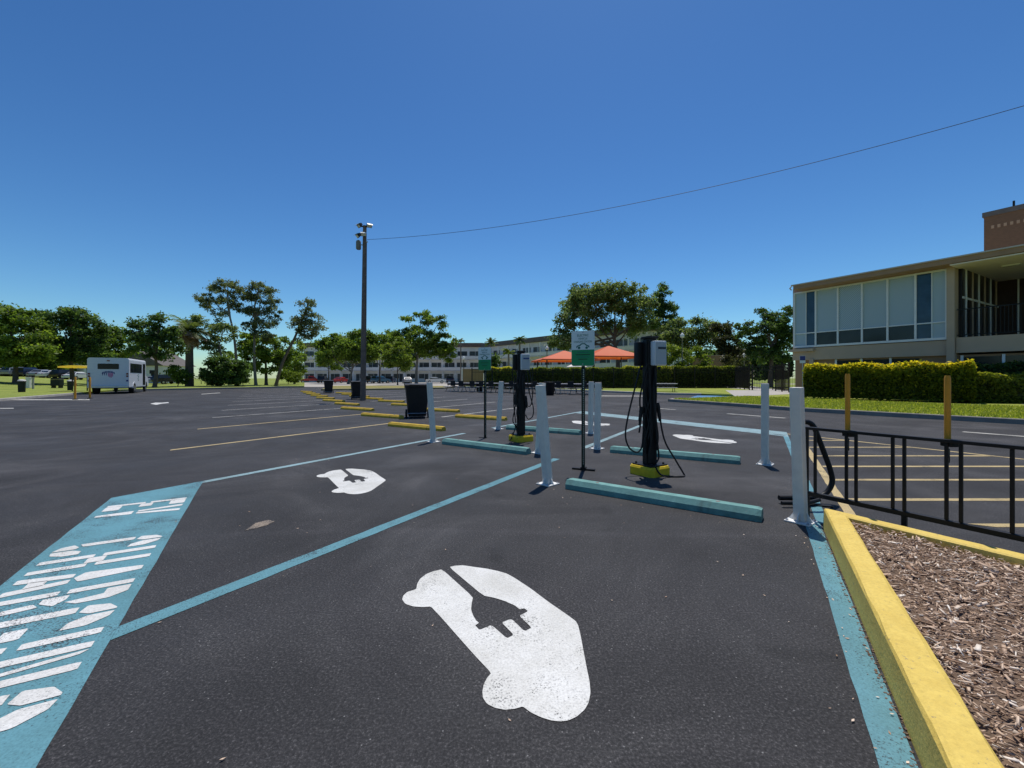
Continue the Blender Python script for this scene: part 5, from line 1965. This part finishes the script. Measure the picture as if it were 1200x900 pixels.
def make_table():
    r = empty('picnic_table')
    MB().box((0, 0, .76), (1.85, .75, .05), None, .01).build('table_top', 'table_top', r)
    MB().box((0, -.30, .66), (1.5, .04, .16), None, .005).build('apron', 'seat_dark', r)
    for sx in (-1, 1):
        m = MB()
        m.tube([(sx * .68, -.62, .02), (sx * .68, -.18, .73)], .022, 6)
        m.tube([(sx * .68, .62, .02), (sx * .68, .18, .73)], .022, 6)
        m.tube([(sx * .68, -.72, .42), (sx * .68, .72, .42)], .02, 6)
        m.build('leg', 'lamp_black', r)
    for sy in (-1, 1):
        MB().box((0, sy * .66, .45), (1.7, .28, .045), None, .008).build('bench', 'table_top' if sy < 0 else 'seat_dark', r)
    MB().tube([(-.68, -.45, .06), (.68, -.45, .06)], .018, 6).build('stretcher', 'steel', r)
    return r


def make_chair():
    r = empty('chair')
    MB().box((0, 0, .45), (.46, .46, .06), None, .012).build('seat', 'seat_dark', r)
    MB().box((0, .22, .74), (.46, .05, .44), None, .012).build('backrest', 'seat_dark', r)
    for sx in (-1, 1):
        m = MB()
        m.tube([(sx * .21, -.2, .02), (sx * .21, -.2, .42)], .014, 6)
        m.build('leg', 'steel', r)
        m = MB()
        m.tube([(sx * .21, .24, .02), (sx * .21, .22, .70)], .014, 6)
        m.build('leg', 'steel', r)
    return r


tbp, chp = make_table(), make_chair()
row0, row1 = Vector((G(527, 459.2).x, G(527, 459.2).y, 0)), Vector((G(712, 463.4).x, G(712, 463.4).y, 0))
nt_ = 8
dirr = (row1 - row0).normalized()
ra = math.atan2(dirr.y, dirr.x)
for i in range(nt_):
    o = tbp if i == 0 else copy_tree(tbp)
    p = row0.lerp(row1, (i + .3) / nt_) + Vector((0, 1.3 + rs.uniform(-.15, .15), 0))
    o.location = p
    o.rotation_euler = (0, 0, ra + rs.uniform(-.04, .04))
    tag(o, 'pale-topped table with dark seats, %s from the left end of the long row' % ORD[i], 'table', 'tables in the long row')
p = G(780.5, 461.2)
o = copy_tree(tbp)
o.location = (p.x + .1, p.y + .6, 0)
o.rotation_euler = (0, 0, -.2)
tag(o, 'pale-topped table standing alone to the right of the nearer charger', 'table')
for i in range(14):
    o = chp if i == 0 else copy_tree(chp)
    n_ = Vector((-dirr.y, dirr.x, 0))
    p = row0.lerp(row1, (i + .5) / 14) - n_ * (.1 + rs.uniform(-.1, .15)) + Vector((0, .2, 0))
    o.location = p
    o.rotation_euler = (0, 0, ra + math.pi + rs.uniform(-.25, .25))
    tag(o, 'black chair with metal legs at the front of the long table row', 'chair', 'black chairs along the table row')

# ------------------------------------------------------------------ black metal fence
def fence(label, p0, p1, h, posts, z0=LZ, step_=.13, hs=None):
    p0, p1 = Vector((*p0, 0)), Vector((*p1, 0))
    L = (p1 - p0).length
    r = empty('metal_fence', (p0.x, p0.y, z0), math.atan2((p1 - p0).y, (p1 - p0).x), label, 'fence', 'black metal fences')
    pk = MB()
    n = int(L / step_)
    for i in range(n):
        x = (i + .5) * step_
        pk.box((x, 0, h / 2 + .05), (.02, .02, h - .1))
    pk.build('pickets', 'fence_black', r)
    for z in (.2, h - .35, h - .08):
        MB().box((L / 2, 0, z), (L, .035, .045)).build('rail', 'fence_black', r)
    for i in range(posts + 1):
        MB().box((L * i / posts, 0, h / 2 + .06), (.09, .09, h + .12), None, .01).build('post', 'fence_black', r)
    return r


fence('long black metal picket fence in front of the hedge', (-4.2, 45.2), (23.4, 45.2), 2.05, 13, step_=.15)
fence('black metal fence panel with tall posts left of the walk, by the dark shrub', (23.4, 45.0), (21.15, 38.4), 2.15, 3)
fence('black metal gate leaf standing open across the walk', (21.3, 38.2), (22.9, 36.3), 2.15, 1)
fence('black metal fence panel between the walk and the clipped hedge', (21.9, 35.8), (20.7, 32.2), 2.15, 2)
fence('black metal fence running back beyond the gate', (23.6, 39.0), (27.5, 36.8), 2.1, 2)

# ------------------------------------------------------------------ left side furniture
g0 = G(96, 459.5, .1)
r = empty('sun_shelter', (AT(93.5, 443, 36).x, 36, gz(AT(93.5, 443, 36).x, 36)), .3, 'low pale yellow sun shade on thin posts left of the bus', 'shelter')
MB().prism([(-1.0, .0), (1.0, .0), (.95, .12), (.2, .2), (-.2, .2), (-.95, .12)], lambda x, z, d: (x, d, z + 1.92), -.9, .9).build('canopy', 'yellow_fabric', r)
for sx in (-.55, .45):
    MB().tube([(sx, .1, 0), (sx, .1, 1.95)], .045, 8).build('post', 'lamp_black', r)
for px, lab in ((88, 'yellow post standing alone at the left edge of the lot'), (105.3, 'yellow post close to the rear of the bus')):
    p = G(px, 468.3 if px < 100 else 467.0)
    q = empty('marker_post', (p.x, p.y, 0), 0, lab, 'post', 'yellow posts before the bus')
    MB().tube([(0, 0, .03), (0, 0, 1.22), (0, 0, 1.25)], [.05, .05, .035], 10).build('post', 'yellow_post', q, smooth=True)
    MB().lathe((0, 0, 0), [(.12, 0), (.12, .03), (.06, .05)], 10).build('foot', 'black_plastic', q)
for px, py, Y, s, lab in ((25.5, 459.8, 33, 1.0, 'dark green litter bin nearest the left picture edge on the lawn'), (82.3, 457.5, 38, .95, 'dark green litter bin beside the yellow sun shade')):
    x = (px - 600) * Y / F
    q = empty('litter_bin', (x, Y, gz(x, Y) - .02), 0, lab, 'litter bin', 'green litter bins on the lawn')
    q.scale = (s, s, s)
    MB().lathe((0, 0, 0), [(.17, 0), (.20, .03), (.22, .8), (.24, .82), (.24, .87)], 12).build('body', 'bin_green', q)
    MB().lathe((0, 0, .87), [(.25, 0), (.2, .09), (.05, .13)], 12).build('lid', 'table_top', q)
x = (67 - 600) * 44 / F
q = empty('barbecue_grill', (x, 44, gz(x, 44)), .2, 'dark box-shaped barbecue grill on the left lawn', 'grill')
MB().box((0, 0, .55), (.78, .6, .62), None, .04).build('body', 'bin_green', q)
MB().prism([(-.39, .87), (.39, .87), (.33, 1.04), (-.33, 1.04)], lambda a, z, d: (a, d, z), -.29, .29).build('lid', 'lamp_black', q)
for sx in (-.3, .3):
    MB().box((sx, 0, .12), (.08, .5, .26)).build('leg', 'lamp_black', q)
x = (33.5 - 600) * 40 / F
q = empty('cable_cabinet', (x, 40, gz(x, 40)), .2, 'small white cabinet on the left lawn right of a litter bin', 'cabinet')
MB().box((0, 0, .55), (.30, .25, .95), None, .03).build('body', 'plate_white', q)
MB().box((0, 0, 1.05), (.36, .3, .06), None, .02).build('lid', 'plate_white', q)
x = (38.8 - 600) * 40 / F
q = empty('sign_post', (x, 40, gz(x, 40)), .1, 'short pale post beside the small white cabinet', 'post')
MB().box((0, 0, .5), (.14, .1, 1.05), None, .02).build('post', 'concrete', q)
MB().box((0, 0, 1.05), (.2, .14, .08), None, .02).build('cap', 'concrete_dark', q)


# ------------------------------------------------------------------ vehicles
def make_car(body_mat, kind='sedan'):
    r = empty('parked_car')
    if kind == 'sedan':
        prof = [(-2.25, .35), (-2.28, .62), (-2.2, .88), (-1.55, .97), (2.25 * .0 + 1.0, .98), (1.9, .86), (2.25, .68), (2.28, .35)]
        cab = [(-1.6, .97), (-1.05, 1.38), (.1, 1.42), (1.0, .98)]
    elif kind == 'suv':
        prof = [(-2.25, .42), (-2.3, .75), (-2.22, 1.05), (.9, 1.08), (1.95, .98), (2.25, .8), (2.28, .42)]
        cab = [(-2.15, 1.05), (-1.95, 1.66), (.15, 1.70), (.98, 1.08)]
    else:
        prof = [(-2.7, .5), (-2.72, 1.02), (-.6, 1.04), (1.2, 1.08), (2.5, 1.02), (2.65, .8), (2.65, .5)]
        cab = [(-.65, 1.04), (-.55, 1.72), (.55, 1.76), (1.25, 1.08)]
    W = .88

    def fn(s):
        return lambda x, z, d: (x, d * s, z)
    n = len(prof)
    vs = []
    for d, k in ((-W, 0), (-W * .93, 1), (W * .93, 1), (W, 0)):
        pass
    MB().prism(prof, fn(1), -W, W).build('body', body_mat, r)
    vs = [(x, sy * W * (.93 if z < 1.2 else .74), z + .002) for sy in (-1, 1) for x, z in cab]
    m = len(cab)
    fs = [tuple(range(m)), tuple(range(2 * m - 1, m - 1, -1))] + [(i, (i + 1) % m, m + (i + 1) % m, m + i) for i in range(m)]
    c = MB().add(vs, fs).build('cabin', body_mat, r)
    gl = MB()

    def inset(pts, y, q=.12):
        cx = sum(p[0] for p in pts) / len(pts); cz = sum(p[1] for p in pts) / len(pts)
        return [(x + (cx - x) * q, y(z), z + (cz - z) * q) for x, z in pts]
    for sy in (-1, 1):
        ys = lambda z: sy * (W * (.93 + (.74 - .93) * (z - cab[0][1]) / (cab[1][1] - cab[0][1])) + .006)
        gl.add(inset(cab, ys), [tuple(range(m))])
    for (a, b) in ((cab[0], cab[1]), (cab[3], cab[2])):
        q0, q1 = .12, .88
        e = .012 if b is cab[2] else -.012
        A0 = (a[0] + (b[0] - a[0]) * q0 + e, a[1] + (b[1] - a[1]) * q0 + .008); A1 = (a[0] + (b[0] - a[0]) * q1 + e, a[1] + (b[1] - a[1]) * q1 + .008)
        gl.add([(A0[0], -W * .84, A0[1]), (A0[0], W * .84, A0[1]), (A1[0], W * .68, A1[1]), (A1[0], -W * .68, A1[1])], [(0, 1, 2, 3)])
    gl.build('glazing', 'glass', c)
    wb = 1.38 if kind != 'pickup' else 1.75
    for sx in (-1, 1):
        for sy in (-1, 1):
            w = MB().tube([(sx * wb, sy * (W - .2), .33), (sx * wb, sy * (W + .012), .33)], .33, 14).build('wheel', 'tyre', r)
            MB().tube([(sx * wb, sy * (W + .012), .33), (sx * wb, sy * (W + .02), .33)], .2, 10).build('rim', 'steel', w)
    for sy in (-1, 1):
        MB().box((prof[-1][0] - .03, sy * .62, .72 if kind == 'sedan' else .82), (.08, .34, .13), None, .02).build('headlight', 'lamp_lens', r)
        MB().box((prof[0][0] - .01, sy * .66, .78), (.06, .26, .14), None, .02).build('tail_light', 'lens_red', r)
    MB().box((prof[-1][0], 0, .46), (.12, 1.7, .16), None, .03).build('bumper', 'black_plastic', r)
    return r


CP = {}
cars = [('sedan', 'car_white', 348, 104, 95, 'white sedan parked at the far left of the driveway, by the grove'),
        ('pickup', 'car_red', 364, 106, 30, 'red pickup parked before the far white apartments'),
        ('suv', 'car_black', 379, 106, 100, 'black car half hidden behind the leftmost wheelie bin'),
        ('sedan', 'car_red', 400, 105, 80, 'dark red car between two wheelie bins before the far apartments'),
        ('suv', 'car_black', 433, 103, 95, 'dark car just right of the wooden light pole'),
        ('suv', 'car_blue', 446, 101, 60, 'blue car parked right of the wooden light pole'),
        ('sedan', 'car_grey', 477, 100, 110, 'grey car below the tall open-topped tree'),
        ('sedan', 'car_white', 510.5, 98, 12, 'white sedan seen side-on left of the brown board wall'),
        ('suv', 'car_navy', 458, 106, 95, 'navy car tucked behind the small lime green tree'),
        ('suv', 'car_navy', 528, 104, 95, 'navy car at the left of the brown board wall')]
for kind, mt, px, Y, deg, lab in cars:
    o = make_car(mt, kind)
    o.location = ((px - 600) * Y / F, Y, .012)
    o.rotation_euler = (0, 0, math.radians(deg))
    tag(o, lab, 'car', 'cars before the far apartments')
lc = [('sedan', 'car_white', -4, 'white car showing at the very left edge under the trees'), ('sedan', 'car_white', 11, 'white car, second from the left edge under the trees'),
      ('suv', 'car_grey', 22, 'grey car beside two white ones under the left trees'), ('suv', 'car_navy', 36, 'navy car under the trees above the white cabinet'),
      ('sedan', 'car_grey', 50, 'pale grey car before the glimpsed white house'), ('sedan', 'car_white', 64, 'white car right in front of the glimpsed white house'),
      ('suv', 'car_black', 79, 'black car seen past the left side of the yellow shade'), ('sedan', 'car_white', 92, 'white car seen under the yellow shade'),
      ('sedan', 'car_grey', 183, 'grey car right of the bus behind the dark tree trunk'), ('suv', 'car_black', 196, 'black car between the dark tree and the palm')]
for i, (kind, mt, px, lab) in enumerate(lc):
    o = make_car(mt, kind)
    Y = 78 if px < 120 else 76
    x = (px - 600) * Y / F
    o.location = (x, Y, gz(x, Y) + .01)
    o.rotation_euler = (0, 0, math.radians(75 + (i * 37) % 30))
    tag(o, lab, 'car', 'cars under the left trees')

# shuttle bus
p = PA(-11.25, 43.2)
bus = empty('shuttle_bus', (p.x, p.y, 0), math.radians(30), 'white shuttle bus with a purple and pink emblem on its rear', 'bus')
# local: y forward (away), x right, rear at y=0; left side at x=0
BW, BL_, ZB, ZTp = 2.36, 5.4, .48, 2.72


def rounded(x0, x1, z0, z1, r_, n=4):
    pts = []
    for cx, cz, a0 in ((x1 - r_, z1 - r_, 0), (x0 + r_, z1 - r_, 90), (x0 + .04, z0 + .04, 180), (x1 - .04, z0 + .04, 270)):
        rr_ = r_ if a0 in (0, 90) else .04
        for k in range(n + 1):
            a = math.radians(a0 + 90 * k / n)
            pts.append((cx + rr_ * math.cos(a), cz + rr_ * math.sin(a)))
    return pts


MB().prism(rounded(0, BW, ZB, ZTp, .16), lambda x, z, d: (x, d, z), 0, BL_).build('body', 'bus_white', bus)
MB().prism([(BL_, .5), (BL_, 2.45), (BL_ + .45, 2.35), (BL_ + 1.0, 1.42), (BL_ + 1.75, 1.22), (BL_ + 1.95, .95), (BL_ + 1.98, .5)], lambda y, z, d: (d, y, z), .16, BW - .16).build('cab', 'bus_white', bus)
MB().prism(rounded(.14, BW - .14, 2.35, ZTp - .10, .08), lambda x, z, d: (x, d, z), BL_, BL_ + .55).build('cab_roof', 'bus_white', bus)
# rear
pw = MB().prism(rounded(.58, 1.78, 1.87, 2.28, .06), lambda x, z, d: (x, d, z), -.02, .0).build('rear_window', 'glass_porch', bus)
MB().prism(rounded(.0 + .22, BW - .22, .62, 2.42, .05), lambda x, z, d: (x, d, z), -.008, -.001).build('rear_panel', 'bus_white', bus)
pw.location = (0, -.004, 0)
MB().box((1.18, -.02, 2.50), (.16, .04, .08), None, .01).build('marker_light', 'lens_red', bus)
for sx in (.10, BW - .10):
    for z, mt in ((1.52, 'lens_red'), (1.34, 'lens_red'), (1.0, 'logo_blue')):
        MB().box((sx, -.015, z), (.12, .03, .12), None, .01).build('tail_light', mt, bus)
MB().box((BW / 2, -.06, .54), (BW * .96, .14, .16), None, .02).build('rear_bumper', 'steel', bus)
em = MB()
for k in range(9):
    a = -.42 + k * .105
    x = 1.18 + a * .78
    z = 1.72 - abs(a) ** 2 * .45
    em.box((x, -.014, z - .06), (.05, .012, .15), Matrix.Rotation(-a * .5, 3, 'Y'))
for k in range(3):
    em.box((.86 + k * .11, -.014, 1.50), (.035, .012, .20))
eb = em.build('emblem', 'logo_blue', bus)
em = MB()
for k, (dx, h_) in enumerate(((0, .26), (.075, .34), (.15, .36), (.225, .26))):
    em.box((1.19 + dx, -.015, 1.52 - h_ * .3), (.045, .012, h_))
em.build('emblem_accent', 'logo_pink', eb)
# right side
sw_ = MB().prism([(.35, 1.62), (3.95, 1.62), (3.95, 2.34), (.35, 2.34)], lambda y, z, d: (BW + d, y, z), .001, .014).build('side_window', 'glass', bus)
for y in (1.25, 2.15, 3.05):
    MB().box((BW + .016, y, 1.98), (.008, .05, .72)).build('window_bar', 'black_plastic', sw_)
MB().prism([(4.35, .62), (5.15, .62), (5.15, 2.40), (4.35, 2.40)], lambda y, z, d: (BW + d, y, z), .001, .012).build('door', 'glass', bus)
em = MB()
for k in range(4):
    em.box((BW + .006, 2.75 + (k % 2) * .1, 1.45 - k * .14), (.010, .22 - k * .03, .10), Matrix.Rotation(.4, 3, 'X'))
em.build('side_emblem', 'logo_green', bus)
for y, r_ in ((1.55, .40), (6.2, .38)):
    MB().prism([(y + (r_ + .09) * math.cos(k * math.pi / 10), .42 + (r_ + .09) * math.sin(k * math.pi / 10)) for k in range(11)], lambda yy, z, d: (BW + d, yy, z), -.3, .025 if y < 3 else -.12).build('wheel_arch', 'black_plastic' if y > 3 else 'bus_white', bus)
    for sx in (.16, BW - .16):
        s = -1 if sx < 1 else 1
        w = MB().tube([(sx - s * .12, y, r_), (sx + s * (.19 if y < 3 else .0), y, r_)], r_, 18).build('wheel', 'tyre', bus)
        MB().tube([(sx + s * (.19 if y < 3 else .0), y, r_), (sx + s * (.20 if y < 3 else .012), y, r_)], r_ * .55, 12).build('rim', 'steel', w)
MB().box((BW / 2, 3.3, .46), (BW * .8, 6.0, .12)).build('chassis', 'black_plastic', bus)
m = MB().box((BW + .18, BL_ + .75, 1.75), (.12, .08, .32), None, .02).build('mirror', 'black_plastic', bus)

# ================================================================== light, sky, camera
SUN_AZ, SUN_EL = math.radians(14), math.radians(70)     # azimuth from straight ahead towards the right
w = bpy.data.worlds.new('World')
SC.world = w
w.use_nodes = True
nt = w.node_tree
bg = nt.nodes.get('Background')
sky = nt.nodes.new('ShaderNodeTexSky')
sky.sky_type = 'NISHITA'
sky.sun_disc = False
sky.sun_elevation = SUN_EL
sky.sun_rotation = SUN_AZ
sky.air_density = 1.0
sky.dust_density = .3
sky.ozone_density = 2.2
sky.altitude = 0
hs = nt.nodes.new('ShaderNodeHueSaturation')
hs.inputs['Saturation'].default_value = 1.12
nt.links.new(sky.outputs[0], hs.inputs['Color'])
gm = nt.nodes.new('ShaderNodeGamma')
gm.inputs['Gamma'].default_value = 1.32
tn = nt.nodes.new('ShaderNodeMix')
tn.data_type = 'RGBA'; tn.blend_type = 'MULTIPLY'
tn.inputs[0].default_value = 1.0
tn.inputs[7].default_value = (.72, .96, 1.04, 1)
nt.links.new(hs.outputs[0], gm.inputs['Color'])
nt.links.new(gm.outputs[0], tn.inputs[6])
nt.links.new(tn.outputs[2], bg.inputs['Color'])
bg.inputs['Strength'].default_value = .051
sl = bpy.data.lights.new('sun', 'SUN')
sl.energy = 3.5
sl.angle = math.radians(.53)
sl.color = (1, .955, .89)
so = bpy.data.objects.new('sun', sl)
COL.objects.link(so)
sd_ = Vector((math.sin(SUN_AZ) * math.cos(SUN_EL), math.cos(SUN_AZ) * math.cos(SUN_EL), math.sin(SUN_EL)))
so.rotation_euler = (-sd_).to_track_quat('-Z', 'Y').to_euler()
so.location = sd_ * 60

cd = bpy.data.cameras.new('camera')
cd.sensor_width = 36
cd.lens = F / 1200 * 36
cd.shift_y = -7 / 1200
cd.clip_start = .05
cd.clip_end = 4000
co = bpy.data.objects.new('camera', cd)
COL.objects.link(co)
co.location = (0, 0, HC)
co.rotation_euler = (math.pi / 2, 0, 0)
SC.camera = co
SC.view_settings.view_transform = 'Standard'
SC.view_settings.look = 'None'
SC.view_settings.exposure = 0.2
SC.view_settings.gamma = 1.0
SC.view_settings.use_curve_mapping = False
SC.cycles.use_denoising = True
SC.cycles.max_bounces = 6
SC.cycles.transparent_max_bounces = 4
